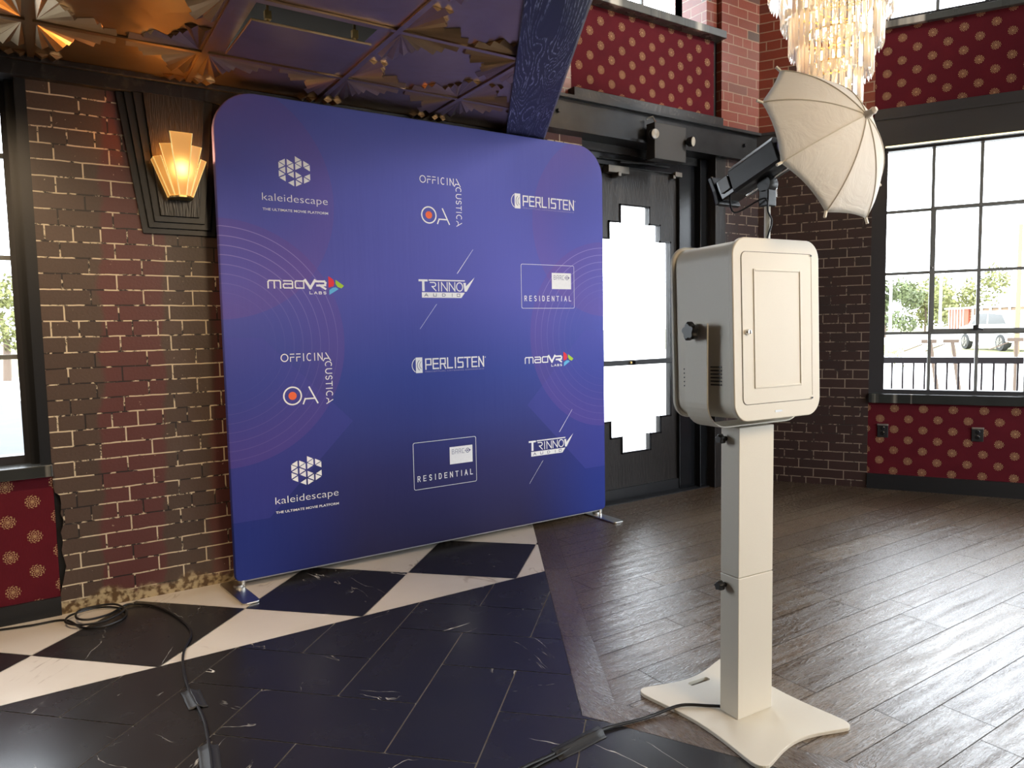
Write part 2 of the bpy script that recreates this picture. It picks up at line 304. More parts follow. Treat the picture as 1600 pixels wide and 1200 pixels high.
# ------------------------------------------------------------------ mesh helpers
class MB:
    def __init__(s): s.v = []; s.f = []; s.mi = []
    def add(s, vs, fs, mi=0, mat=None):
        n = len(s.v)
        s.v += [tuple(mat @ Vector(p)) if mat else tuple(p) for p in vs]; s.f += [[i+n for i in f] for f in fs]; s.mi += [mi]*len(fs); return s
    def box(s, x0, x1, y0, y1, z0, z1, mi=0, mat=None):
        v = [(x, y, z) for x in (x0, x1) for y in (y0, y1) for z in (z0, z1)]
        return s.add(v, [(0, 1, 3, 2), (4, 6, 7, 5), (0, 4, 5, 1), (2, 3, 7, 6), (0, 2, 6, 4), (1, 5, 7, 3)], mi, mat)
    def prism(s, pts, h0, h1, axis='z', mi=0, mat=None):
        """extrude a 2D outline; axis z: (x,y)->z, axis y: (x,z)->y"""
        def P(p, h): return (p[0], p[1], h) if axis == 'z' else ((p[0], h, p[1]) if axis == 'y' else (h, p[0], p[1]))
        n = len(pts); v = [P(p, h0) for p in pts]+[P(p, h1) for p in pts]
        f = [list(range(n)), list(range(2*n-1, n-1, -1))]+[(i, i+n, (i+1) % n+n, (i+1) % n) for i in range(n)]
        return s.add(v, f, mi, mat)
    def tube(s, pts, r, n=10, mi=0, closed=False):
        pts = [Vector(p) for p in pts]; N = len(pts); base = len(s.v); ref = Vector((0, 0, 1)); prev = None
        for i, p in enumerate(pts):
            a = pts[(i-1) % N] if (closed or i > 0) else p; b = pts[(i+1) % N] if (closed or i < N-1) else p
            t = (b-a).normalized()
            if prev is None: x = t.cross(ref if abs(t.z) < .9 else Vector((1, 0, 0))).normalized()
            else: x = (prev - t*prev.dot(t)).normalized()
            prev = x; y = t.cross(x); rr = r[i] if isinstance(r, (list, tuple)) else r
            for k in range(n): s.v.append(tuple(p+x*rr*math.cos(2*PI*k/n)+y*rr*math.sin(2*PI*k/n)))
        for i in range(N if closed else N-1):
            for k in range(n):
                a = base+i*n+k; b_ = base+i*n+(k+1) % n; c = base+((i+1) % N)*n+(k+1) % n; d = base+((i+1) % N)*n+k
                s.f.append([a, b_, c, d]); s.mi.append(mi)
        if not closed:
            s.f.append([base+k for k in range(n)][::-1]); s.f.append([base+(N-1)*n+k for k in range(n)]); s.mi += [mi, mi]
        return s
    def lathe(s, prof, c=(0, 0, 0), ax=(0, 0, 1), n=24, mi=0):
        ax = Vector(ax).normalized(); x = ax.orthogonal().normalized(); y = ax.cross(x); c = Vector(c); base = len(s.v)
        for r, h in prof:
            for k in range(n): s.v.append(tuple(c+ax*h+(x*math.cos(2*PI*k/n)+y*math.sin(2*PI*k/n))*r))
        for i in range(len(prof)-1):
            for k in range(n): s.f.append([base+i*n+k, base+i*n+(k+1) % n, base+(i+1)*n+(k+1) % n, base+(i+1)*n+k]); s.mi.append(mi)
        s.f.append([base+k for k in range(n)][::-1]); s.f.append([base+(len(prof)-1)*n+k for k in range(n)]); s.mi += [mi, mi]
        return s
    def build(s, name, mats, parent=None, smooth=False, bevel=0, loc=None, rot=None, fix=True, seg=2):
        me = bpy.data.meshes.new(name); me.from_pydata(s.v, [], s.f)
        mats = mats if isinstance(mats, (list, tuple)) else [mats]
        for m in mats: me.materials.append(m)
        me.polygons.foreach_set('material_index', s.mi)
        if fix:
            bm = bmesh.new(); bm.from_mesh(me); bmesh.ops.recalc_face_normals(bm, faces=bm.faces); bm.to_mesh(me); bm.free()
        if smooth: me.shade_smooth(); me.set_sharp_from_angle(angle=math.radians(38))
        o = bpy.data.objects.new(name, me); COL.objects.link(o)
        if parent: o.parent = parent
        if loc: o.location = loc
        if rot: o.rotation_euler = rot
        if bevel:
            b = o.modifiers.new('bevel', 'BEVEL'); b.width = bevel; b.segments = seg; b.limit_method = 'ANGLE'
        return o
def tag(o, label, cat, group=None):
    o['label'] = label; o['category'] = cat
    if group: o['group'] = group
    return o
def struct(o, label=None, cat=None):
    o['kind'] = 'structure'
    if label: o['label'] = label
    if cat: o['category'] = cat
    return o
def empty(name, loc=(0, 0, 0), rz=0, rx=0):
    o = bpy.data.objects.new(name, None); COL.objects.link(o); o.location = loc; o.rotation_euler = (rx, 0, rz); o.empty_display_size = .05; return o
def smoothpath(p, k=6, closed=False):
    P = [Vector(q) for q in p]; n = len(P); out = []
    for i in range(n if closed else n-1):
        g = (lambda j: P[j % n]) if closed else (lambda j: P[max(0, min(n-1, j))])
        a, b, c, d = g(i-1), g(i), g(i+1), g(i+2)
        for s in range(k):
            t = s/k; out.append(.5*((2*b)+(c-a)*t+(2*a-5*b+4*c-d)*t*t+(3*b-a-3*c+d)*t**3))
    if not closed: out.append(P[-1])
    return out
def rrect(x0, x1, z0, z1, r, n=8):
    """rounded rectangle outline, r = radius or (bl, br, tr, tl)"""
    if not isinstance(r, (list, tuple)): r = (r,)*4
    out = []
    for (cx, cz, a0), rr in zip(((x0+r[0], z0+r[0], 180), (x1-r[1], z0+r[1], 270), (x1-r[2], z1-r[2], 0), (x0+r[3], z1-r[3], 90)), r):
        if rr <= 0: out.append((cx, cz)); continue
        for k in range(n+1):
            a = math.radians(a0+90*k/n); out.append((cx+rr*math.cos(a), cz+rr*math.sin(a)))
    return out

# ------------------------------------------------------------------ room geometry constants
YA = 3.76; YR = 3.70; C0 = Vector((4.744, 3.70, 0)); RB = -PI/3
tB = Vector((.5, -math.sqrt(3)/2, 0)); nB = Vector((math.sqrt(3)/2, .5, 0))
LB = 3.5; C1 = C0+tB*LB                      # end of the right wall
tC = Vector((-.5, -math.sqrt(3)/2, 0)); C2 = C1+tC*3.5
ZC = 2.44; ZH = 5.4

# ------------------------------------------------------------------ floors
def tile_mesh(name, quads, mats, z, planes=(), thick=None):
    """quads: (pts2d, matindex, tid, dir); clipped by half planes ((px,py),(nx,ny)): keep n.(p-p0)<=0"""
    bm = bmesh.new(); lt = bm.faces.layers.float.new('tid'); ld = bm.faces.layers.float.new('dir')
    for pts, mi, tid, dr in quads:
        f = bm.faces.new([bm.verts.new((p[0], p[1], z)) for p in pts]); f.material_index = mi; f[lt] = tid; f[ld] = dr
        if f.normal.z < 0 or f.calc_area() == 0: pass
    for (p0, n) in planes:
        bmesh.ops.bisect_plane(bm, geom=bm.verts[:]+bm.edges[:]+bm.faces[:], plane_co=(*p0, z), plane_no=(*n, 0), clear_outer=True)
    bmesh.ops.recalc_face_normals(bm, faces=bm.faces)
    for f in bm.faces:
        f.normal_update()
        if f.normal.z < 0: f.normal_flip()
    me = bpy.data.meshes.new(name); bm.to_mesh(me); bm.free()
    for m in mats: me.materials.append(m)
    o = bpy.data.objects.new(name, me); COL.objects.link(o); return o
bo = Vector((1.381, 1.746)); d60 = Vector((.512, .859)).normalized(); n60 = Vector((-d60.y, d60.x))   # n60 points to the marble
dm60 = Vector((.4636, -.886)).normalized(); nm60 = Vector((dm60.y, -dm60.x))                           # points to the marble (-x,-y)
nm60 = Vector((-abs(nm60.x), -abs(nm60.y)))
YBORD = 2.933; s2 = math.sqrt(2); g_ = .0021
def uv2(a, b): return ((a+b)/s2, (a-b)/s2)
# marble: herringbone black field
qs = []; u = .2853
for i in range(-30, 20):
    for k in range(-14, 15):
        # lattice vectors (1,-1) and (2,2)
        i0 = i+2*k; j0 = -i+2*k
        for (ia, ib, ja, jb) in ((0, 1, -2, 0), (-1, 1, -3, -2)):
            a0, a1 = 1.905+(i0+ia)*u+g_, 1.905+(i0+ib)*u-g_; b0, b1 = -.813+(j0+ja)*u+g_, -.813+(j0+jb)*u-g_
            c = uv2((a0+a1)/2, (b0+b1)/2)
            if not (-3.6 < c[0] < 3.4 and -2.6 < c[1] < 3.4): continue
            qs.append(([uv2(a0, b0), uv2(a1, b0), uv2(a1, b1), uv2(a0, b1)], 0, random.random(), 0))
HEX = [Vector(bo)]
# the marble field is what lies left of the wood hexagon; cut it in two convex pieces
ob1 = tile_mesh('floor', qs, [M_BM], 0, [((0, YBORD-.0015), (0, 1)), ((bo.x, bo.y), (-n60.x, -n60.y)), ((bo.x, bo.y), (0, -1))])
struct(ob1, 'black marble herringbone floor tiles with white veins', 'floor')
ob2 = tile_mesh('floor', qs, [M_BM], 0, [((bo.x, bo.y), (0, 1)), ((bo.x, bo.y), (-nm60.x, -nm60.y))])
struct(ob2, 'black marble herringbone floor tiles with white veins', 'floor')
# black and cream diamonds
qs = []; L = .5735
for i in range(-12, 6):
    for j in range(-8, 10):
        a0, b0 = 2.275+i*L, -1.868+j*L
        c = uv2(a0+L/2, b0+L/2)
        if not (-3.8 < c[0] < 3.2 and 2.3 < c[1] < 4.4): continue
        qs.append(([uv2(a0+g_, b0+g_), uv2(a0+L-g_, b0+g_), uv2(a0+L-g_, b0+L-g_), uv2(a0+g_, b0+L-g_)], 0 if j == i-1 else 1, random.random(), 0))
ob3 = tile_mesh('floor', qs, [M_BM, M_WM], 0, [((0, YBORD+.0015), (0, -1)), ((0, 4.0), (0, 1)), ((bo.x, bo.y), (-n60.x, -n60.y))])
struct(ob3, 'border of black diamonds and cream marble triangles', 'floor')
# wood planks
qs = []; y = -2.6; w = .122; rnd = random.Random(3)
ysteps = [.163, .115, .163, .19, .115, .163, .163, .115]
k = 0; y = -2.6
while y < 4.1:
    pw = ysteps[k % 8]; x = 0.2-rnd.random()*1.2
    while x < 7.2:
        ln = rnd.uniform(.55, 1.7); e = .0016
        qs.append(([(x+e, y+e), (x+ln-e, y+e), (x+ln-e, y+pw-e), (x+e, y+pw-e)], 0, rnd.random(), 0)); x += ln
    y += pw; k += 1
bi = Vector((1.516, 1.742))
PW = .122
fl1 = tile_mesh('floor', qs, [M_PLANK], 0, [((bo.x-n60.x*PW, bo.y-n60.y*PW), (n60.x, n60.y)), ((bo.x-nm60.x*PW, bo.y-nm60.y*PW), (nm60.x, nm60.y)), ((C0.x, C0.y), (nB.x, nB.y)), ((0, 3.88), (0, 1)), ((C1.x, C1.y), (math.sqrt(3)/2, -.5))])
struct(fl1, 'dark brown oak plank floor', 'floor')
def border(p, d, n, l0, l1):
    out = []; x = l0
    while x < l1:
        e = min(l1, x+rnd.uniform(.7, 1.5)); a = p+d*(x+.001); b_ = p+d*(e-.001)
        out.append(([tuple(a-n*.002), tuple(b_-n*.002), tuple(b_-n*(PW-.001)), tuple(a-n*(PW-.001))], 0, rnd.random(), 1)); x = e
    return out
mit = (Vector((1, -.02))).normalized()   # mitre line between the two border boards
b1 = tile_mesh('floor', border(bo, d60, n60, -.3, 2.5), [M_PLANK], 0, [((bo.x, bo.y), (0, -1)), ((0, 3.80), (0, 1))]); struct(b1, 'oak border board along the marble', 'floor')
b2 = tile_mesh('floor', border(bo, dm60, nm60, -.3, 4.5), [M_PLANK], 0, [((bo.x, bo.y), (0, 1))]); struct(b2, 'oak border board along the marble', 'floor')
gm = MB(); gm.box(-4, 2.65, -3, 4.0, -.05, -.003); struct(gm.build('floor', M_GROUT), 'grout bed under the marble tiles', 'floor')
gb = MB(); gb.add([(bo.x+.001, bo.y, -.0016), (bo.x+d60.x*2.6, bo.y+d60.y*2.6, -.0016), (7.5, 4.0, -.0016), (7.5, -3, -.0016), (bo.x+dm60.x*5.2, bo.y+dm60.y*5.2, -.0016)], [(0, 4, 3, 2, 1)]); struct(gb.build('floor', M_GAP), 'dark joints between the oak planks', 'floor')

# ------------------------------------------------------------------ walls
def wbox(name, rect, y0, y1, m, parent=None, bspace=False, label=None, bevel=0):
    b = MB(); b.box(rect[0], rect[1], y0, y1, rect[2], rect[3])
    o = b.build(name, m, bevel=bevel)
    if bspace: o.location = C0; o.rotation_euler = (0, 0, RB)
    return struct(o, label) if not parent else o
TH = .32
# back wall (A): left of the pier
wbox('wall_back', (-3.2, -.008, .085, .64), YA, YA+TH, M_RED, label='maroon wallpaper with gold medallions under the left window')
wbox('baseboard_back', (-3.2, -.008, 0, .085), YA-.012, YA+TH, M_BLACK, label='black baseboard under the left window')
wbox('wall_back', (-3.2, -1.75, .64, 2.44), YA, YA+TH, M_BRL, label='painted brick wall beyond the left window')
# brick pier with chipped lower left corner
pts = [(-.008, .60)]
rr = random.Random(5); z = .60
jag = [(.0, .585), (.006, .56), (.030, .545), (.034, .50), (.028, .46), (.040, .43), (.034, .40), (.022, .375), (.030, .33), (.020, .29), (.030, .25), (.038, .215), (.024, .17), (.012, .13), (.0, .1), (-.008, .0)]
outl = [(-.008, 2.44), (-.008, .60)]+[(x*.75-.008, zz) for x, zz in jag]+[(3.03, 0), (3.03, 2.70), (2.65, 2.70), (2.65, 2.44)]
b = MB(); b.prism(outl, YA-.004, YA+TH, 'y'); struct(b.build('wall_back', M_BRL), 'dark painted brick wall with patchy cream mortar and maroon bands')
b = MB(); b.prism([(-.008, 0)]+[(-.008, .6)]+[(x*.75-.004, zz) for x, zz in jag[::1]][:-1], YA+.02, YA+.05, 'y'); b.build('wall_back', M_BLACK)['kind'] = 'structure'
# upper brick left of the red panel, pier right of it
wbox('wall_back', (2.45, 2.925, 2.70, 3.40), YA-.03, YA+TH, M_BRU, label='red brick strip beside the sloping beam')
wbox('wall_back', (2.925, 4.278, 2.77, 3.345), YA-.02, YA+TH, M_RED, label='red wallpaper panel with gold medallions above the door')
wbox('wall_back', (4.278, 4.318, 2.70, 3.345), YA-.01, YA+TH, M_BLACK)
for zz0, zz1, mm in ((2.70, ZH, M_BRU), (0, 2.70, M_BRD)):
    b = MB(); x0 = 4.318 if zz0 > 1 else 4.362
    b.prism([(x0, YR), (C0.x, C0.y), (C0.x+nB.x*TH, C0.y+nB.y*TH), (C0.x, YR+TH+.15), (x0, YR+TH+.15)], zz0, zz1)
    struct(b.build('wall_back', mm), 'red brick pier in the corner above the steel beam' if zz0 > 1 else 'dark brick pier right of the door')
wbox('wall_back', (2.0, 4.33, 5.0, ZH), YA, YA+TH, M_BRU)
wbox('wall_back', (2.45, 2.925, 3.40, 5.0), YA, YA+TH, M_BRU)
wbox('wall_back', (2.1, 2.7, 2.44, ZH), YA, YA+TH, M_DARKW)
# right wall (B) in its own frame: x = along wall, y = outward
def B(name, rect, y0, y1, m, label=None, bevel=0): return wbox(name, rect, y0, y1, m, bspace=True, label=label, bevel=bevel)
B('wall_right', (0, .80, 0, 2.70), 0, TH, M_BRD, 'dark brick pier left of the tall window')
B('wall_right', (0, .806, 2.70, ZH), 0, TH, M_BRU, 'red brick pier behind the chandelier')
B('wall_right', (.80, 2.75, .113, .655), 0, TH, M_RED, 'maroon wallpaper with gold medallions under the right window')
B('baseboard_right', (.80, 2.75, 0, .113), -.014, TH, M_BLACK, 'black baseboard under the right window')
B('wall_right', (.806, 2.75, 2.775, 3.335), 0, TH, M_RED, 'maroon wallpaper band between the two right windows')
B('wall_right', (2.75, LB, 0, 2.7), 0, TH, M_BRD); B('wall_right', (2.75, LB, 2.7, ZH), 0, TH, M_BRU); B('wall_right', (.8, 2.75, 5.0, ZH), 0, TH, M_BRU)
# steel beam all round at door-head height
def ibeam(name, x0, x1, m, bspace=False, label=None, web=.035):
    b = MB(); yb = .06 if bspace else .30; b.box(x0, x1, -.05, yb, 2.695, 2.715); b.box(x0, x1, -.05, yb, 2.493, 2.510); b.box(x0, x1, -.05+web, yb, 2.51, 2.695)
    o = b.build(name, m)
    if bspace: o.location = C0; o.rotation_euler = (0, 0, RB)
    else: o.location = (0, YR, 0)
    return struct(o, label)
ibeam('trim_1', 2.66, C0.x+.03, M_STEEL, label='blackened steel beam above the door')
ibeam('trim_2', -.03, LB, M_FRAME, True, 'dark steel beam above the right window', web=.008)
b = MB(); b.box(2.90, 4.30, -.035, .04, 2.715, 2.775); o = b.build('trim_3', M_BLKW, loc=(0, YR, 0), bevel=.003); struct(o, 'dark wood strip under the red wallpaper panel')
B('trim_4', (.806, 2.75, 2.715, 2.778), -.02, .02, M_FRAME, 'dark wood strip under the upper maroon band', .003)
# rivets on the beam
for x in (2.78, 4.55):
    r = MB(); r.lathe([(.014, 0), (.014, .008), (.009, .018)], (x, YR-.016, 2.61), (0, -1, 0), 8); tag(r.build('bolt', M_BLACK), 'black bolt on the steel beam '+('next to the sloping oak beam' if x < 3 else 'at the corner brick pier'), 'bolt', 'bolts on the steel beam')
B('trim_5', (.88, 2.7, 2.494, 2.502), -.062, -.05, M_GLOW, 'thin glowing strip along the head of the right window')
# trim on top of brick (ceiling edge)
b = MB(); b.box(-3.2, 2.5, -.045, .05, 2.355, 2.425); b.box(-3.2, 2.5, -.065, .05, 2.415, 2.44); struct(b.build('trim_6', M_BLKW, loc=(0, YA, 0), bevel=.004), 'black wood moulding between brick wall and tin ceiling')

# other walls, mostly out of frame
def wall_seg(name, p, ang, length, zs, m):
    b = MB(); b.box(0, length, 0, TH, zs[0], zs[1]); o = b.build(name, m, loc=p, rot=(0, 0, ang)); return struct(o)
aC = math.radians(-120)
for (a, l) in ((0, .8), (2.7, .8)): wall_seg('wall_right', C1+tC*a, aC, l, (0, ZH), M_BRU)
for zs, m in (((0, .7), M_RED), ((2.49, 3.4), M_RED), ((5.0, ZH), M_BRU)): wall_seg('wall_right', C1+tC*.8, aC, 1.9, zs, m)
yd = C2.y
for x0, x1, z0, z1 in ((-3.2, -2.2, 0, ZC), (-.4, .3, 0, ZC), (-3.2, C2.x+.3, 2.3, ZH), (-2.2, -.4, 0, ZC), (2.6, 3.2, 0, ZH), (.3, 2.6, 0, 2.35), (3.2, C2.x+.3, 0, .7)):
    b = MB(); b.box(x0, x1, yd-TH, yd, z0, z1); struct(b.build('wall_front', M_DARKW))
for y0, y1, z0, z1 in ((yd-TH, -1.4, 0, ZC), (.6, 1.0, 0, ZC), (2.9, YA+TH, 0, ZC), (-1.4, .6, 0, ZC), (1.0, 2.9, 0, ZC), (yd-TH, YA+TH, 2.35, ZC+.1)):
    b = MB(); b.box(-3.2-TH, -3.2, y0, y1, z0, z1); struct(b.build('wall_left', M_DARKW))
# high ceiling and the fascia over the beam
b = MB(); b.box(-3.6, 8, -3, 4.2, ZH, ZH+.1); struct(b.build('ceiling', M_CEIL), 'high dark ceiling')
bdir = Vector((.5075, .8617, 0)); bR = Vector((2.70, 3.755, 0)); bn = Vector((bdir.y, -bdir.x, 0))    # right edge of the beam, normal to the right
bw = .232; bend = -7.2
def beamquad(off0, off1, z0, z1, l0, l1):
    b = MB(); p = [bR+bn*off0+bdir*l0, bR+bn*off1+bdir*l0, bR+bn*off1+bdir*l1, bR+bn*off0+bdir*l1]
    b.prism([(q.x, q.y) for q in p], z0, z1); return b
o = beamquad(-bw, 0, 2.405, 2.60, bend, .02)
struct(o.build('trim_7', M_BEAM), 'blue-black oak beam with pale grain sloping across the photo at the ceiling edge')
struct(beamquad(0, .008, 2.405, 2.60, bend, .0).build('trim_8', M_BEAMD), 'pale raw edge of the oak beam')
struct(beamquad(-.12, -.02, 2.6, ZH, bend, -.02).build('wall_back', M_DARKW), 'wall above the oak beam')

# ------------------------------------------------------------------ tin ceiling
sz = .6125; x00 = .018; y00 = 3.300
tin = MB(); zc = ZC
def inside_beam(x, y): return (Vector((x, y, 0))-(bR-bn*bw)).dot(bn) < 0.0
def tin_cell(x0, y0, fans=(1, 1, 1, 1), plate=True):
    m = .012
    if plate: tin.add([(x0, y0, zc), (x0+sz, y0, zc), (x0+sz, y0+sz, zc), (x0, y0+sz, zc)], [(0, 1, 2, 3)])
    for ci, (cx, cy, sx, sy) in enumerate(((x0, y0, 1, 1), (x0+sz, y0, -1, 1), (x0+sz, y0+sz, -1, -1), (x0, y0+sz, 1, -1))):
        if not fans[ci]: continue
        cx += sx*m; cy += sy*m; nb = 8; c = (cx+sx*.012, cy+sy*.012, zc-.003)
        for k in range(nb):
            a0 = math.radians(1+88*k/nb); a1 = math.radians(1+88*(k+1)/nb); am = (a0+a1)/2
            r = .155+.125*abs(math.cos(2*am))**.8
            if k % 2: r *= .90
            p0 = (cx+sx*r*math.cos(a0), cy+sy*r*math.sin(a0)); p1 = (cx+sx*r*math.cos(a1), cy+sy*r*math.sin(a1))
            h = .017
            pmid = (cx+sx*r*math.cos(am), cy+sy*r*math.sin(am))
            tin.add([c, (*p0, zc-.001), (*pmid, zc-h), (*p1, zc-.001)], [(0, 1, 2), (0, 2, 3), (1, 3, 2)])
for i in range(-6, 4):
    for j in range(-9, 2):
        x0, y0 = x00+i*sz, y00+j*sz
        if not (inside_beam(x0+sz*.5, y0+sz*.5) or inside_beam(x0, y0+sz)): continue
        if i == 1 and j == -1: continue
        if j <= -2 and abs(i-1) < 1: tin_cell(x0, y0, (0, 0, 0, 0)); continue
        tin_cell(x0, y0, (1, 1, 1, 1) if not (i == 2 and j == -1) else (1, 1, 1, 1))
# grid bars
for i in range(-6, 5): tin.box(x00+i*sz-.012, x00+i*sz+.012, -2.3, YA, zc-.010, zc-.001)
for j in range(-9, 2): tin.box(-3.2, 2.75, y00+j*sz-.012, y00+j*sz+.012, zc-.009, zc-.0012)
tin.box(-3.2, 3, -2.4, YA, zc+.05, zc+.06) if False else None
# coffer of the cell with the hanging panel: sloping sides
cx0, cy0 = x00+sz, y00-sz; a, e = .0, .075
tin.add([(cx0, cy0, zc), (cx0+sz, cy0, zc), (cx0+sz, cy0+sz, zc), (cx0, cy0+sz, zc),
         (cx0+e, cy0+e*.4, zc-.004), (cx0+sz-e, cy0+e*.4, zc-.004), (cx0+sz-e, cy0+sz-e, zc-.004), (cx0+e, cy0+sz-e, zc-.004)],
        [(0, 1, 5, 4), (1, 2, 6, 5), (2, 3, 7, 6), (3, 0, 4, 7)])
tc = tin.build('ceiling', M_TIN, fix=False)
# cut everything right of the beam and behind the wall
bm = bmesh.new(); bm.from_mesh(tc.data)
for pc, pn in (((bR-bn*(bw-.03)), bn), (Vector((0, YA-.002, 0)), Vector((0, 1, 0)))):
    bmesh.ops.bisect_plane(bm, geom=bm.verts[:]+bm.edges[:]+bm.faces[:], plane_co=pc, plane_no=pn, clear_outer=True)
bm.to_mesh(tc.data); bm.free(); struct(tc, 'bronze pressed-tin ceiling with fan motifs at the tile corners')
cap = MB(); cap.prism([(-3.3, -2.4), (-3.3, YA+.2), (2.55, YA+.2), (2.45, 3.6), (-.95, -2.4)], zc+.16, zc+.2); struct(cap.build('ceiling', M_GAP), 'dark void above the tin ceiling')
pe = empty('ceiling_panel', (cx0+sz/2, cy0+sz/2-.0, zc-.02)); tag(pe, 'plain bronze access panel hanging slightly open in the tin ceiling', 'ceiling panel')
b = MB(); b.box(-.235, .235, -.205, .235, -.012, -.002); b.build('panel', M_TIN, pe, bevel=.002).rotation_euler = (math.radians(2.5), 0, 0)
for x in (-.17, .17):
    b = MB(); b.tube([(x, -.19, -.01), (x, -.19, .10)], .005, 6); b.box(x-.012, x+.012, -.20, -.18, .0, .03); b.build('hanger', M_BRASS, pe)

# ------------------------------------------------------------------ windows
def window(n, frame_rect, cols, rows, y, bspace, label, sill=None, fw_=.05, heavy=None, rev=.16, extra=None, sillmat=None, ps=None):
    """cols/rows: muntin positions incl. both ends of the glass"""
    e = empty('window_%d' % n, C0 if bspace else (0, 0, 0), RB if bspace else 0); struct(e, label, 'window')
    x0, x1, z0, z1 = frame_rect; gx0, gx1, gz0, gz1 = cols[0], cols[-1], rows[0], rows[-1]
    b = MB(); d = .05
    for r in ((x0, gx0, z0, z1), (gx1, x1, z0, z1), (gx0, gx1, z0, gz0), (gx0, gx1, gz1, z1)):
        if r[1]-r[0] > .001 and r[3]-r[2] > .001: b.box(r[0], r[1], y-.02, y+d, r[2], r[3])
    b.build('window_frame', M_FRAME, e)
    b = MB()
    for c in cols[1:-1]: b.box(c-.0105, c+.0105, y, y+.025, gz0, gz1)
    for r in rows[1:-1]: b.box(gx0, gx1, y+.002, y+.023, r-.0105, r+.0105)
    b.build('muntin', M_MUNT, e)
    if heavy:
        b = MB(); hx0, hx1, hz0, hz1 = heavy; t = .022
        b.box(hx0-t/2, hx0+t, y-.012, y+.03, hz0, hz1); b.box(hx0, hx1, y-.012, y+.03, hz0-t/2, hz0+t/1.3); b.box(hx0, hx1, y-.012, y+.03, hz1-t/2, hz1+t/2)
        b.box(hx1-t/2, hx1+t, y-.012, y+.03, hz0, hz1)
        o = b.build('vent_sash', M_MUNT, e)
        b = MB(); b.box(cols[2]-.03, cols[2]-.002, y-.045, y-.012, hz0+.004, hz0+.04); b.tube([(cols[2]-.01, y-.035, hz0+.018), (cols[2]+.03, y-.05, hz0+.008)], .006, 8); b.build('latch', M_BLACK, e)
        b = MB(); b.lathe([(.008, 0), (.008, .012), (.004, .016)], (hx0+.003, y-.012, cols and rows[-3]+.03), (0, -1, 0), 10); b.build('screw', M_CHROME, e)
    b = MB(); b.add([(gx0, y+.012, gz0), (gx1, y+.012, gz0), (gx1, y+.012, gz1), (gx0, y+.012, gz1)], [(0, 1, 2, 3)]); b.build('glass', M_GLASS, e)
    if sill:
        sx0, sx1, sy0, sy1, sz0, sz1 = sill
        b = MB(); b.box(sx0, sx1, sy0, sy1, sz0, sz1); b.build('window_sill', M_SILL2 if n > 2 else M_SILL, e, bevel=.004)
    return e
# left window in the back wall (glass set back .14)
w1 = window(1, (-1.75, -.008, .69, 2.44), [-1.55, -1.19, -.83, -.47, -.108], [.726, 1.168, 1.606, 2.049, 2.36], 3.885, False,
       'steel window with pale daylight at the left edge', (-1.75, -.006, YA-.04, 3.92, .638, .69))
b = MB(); b.box(-.05, -.008, YA-.003, 3.885, .69, 2.44); b.box(-.085, -.05, YA+.05, 3.885, .69, 2.44); b.box(-1.75, -.008, YA-.003, 3.9, 2.36, 2.44); b.build('jamb', M_BLACK, w1)
portal((-.83, 3.95, 1.54), (0, -1, 0), 1.5, 1.6)
# right lower window. face plane of glass y=.05
cB = [.899+.290*k for k in range(7)]; rB = [.748, 1.162, 1.598, 2.045, 2.478]
w2 = window(2, (.80, 2.75, .72, 2.493), cB, rB, .03, True, 'tall steel window with fifteen panes looking onto the parking lot',
       (.80, 2.75, -.045, .12, .65, .718), heavy=(cB[1], cB[5], rB[1]+.012, rB[3]+.004))
portal(C0+tB*1.78+nB*.12+Vector((0, 0, 1.6)), -nB, 1.75, 1.75)
w3 = window(3, (.84, 2.75, 3.385, 5.0), cB, [3.42, 3.9, 4.4, 4.9], .05, True, 'upper steel window over the maroon band', (.806, 2.75, -.04, .12, 3.335, 3.382))
portal(C0+tB*1.78+nB*.12+Vector((0, 0, 4.2)), -nB, 1.75, 1.5)
w4 = window(4, (2.925, 4.318, 3.40, 5.0), [3.03, 3.42, 3.81, 4.20], [3.43, 3.9, 4.4, 4.9], 4.0, False, 'upper steel window over the red panel above the door', (2.925, 4.322, 3.655, 4.02, 3.345, 3.40))
portal((3.62, 4.06, 4.2), (0, -1, 0), 1.2, 1.5)
b = MB(); b.box(4.20, 4.318, YA-.02, 4.05, 3.40, 5.0); struct(b.build('wall_back', M_BRU))
# windows out of the frame: openings only, with portals
portal(C1+tC*1.75+Vector((math.sqrt(3)/2, -.5, 0))*.1+Vector((0, 0, 1.6)), (-math.sqrt(3)/2, .5, 0), 1.9, 1.8)
portal(C1+tC*1.75+Vector((math.sqrt(3)/2, -.5, 0))*.1+Vector((0, 0, 4.2)), (-math.sqrt(3)/2, .5, 0), 1.9, 1.6)



# ------------------------------------------------------------------ door
YD = 3.85
dr = empty('door_1', (3.58, YD, 0)); struct(dr, 'black wood door with a stepped art deco window', 'door')
gx = .35   # half width of the glass
steps = [(-gx, .575), (-.245, .575), (-.245, .455), (-.14, .455), (-.14, .338), (.14, .338), (.14, .455), (.245, .455), (.245, .575), (gx, .575),
         (gx, 1.866), (.245, 1.866), (.245, 1.985), (.14, 1.985), (.14, 2.107), (-.14, 2.107), (-.14, 1.985), (-.245, 1.985), (-.245, 1.866), (-gx, 1.866)]
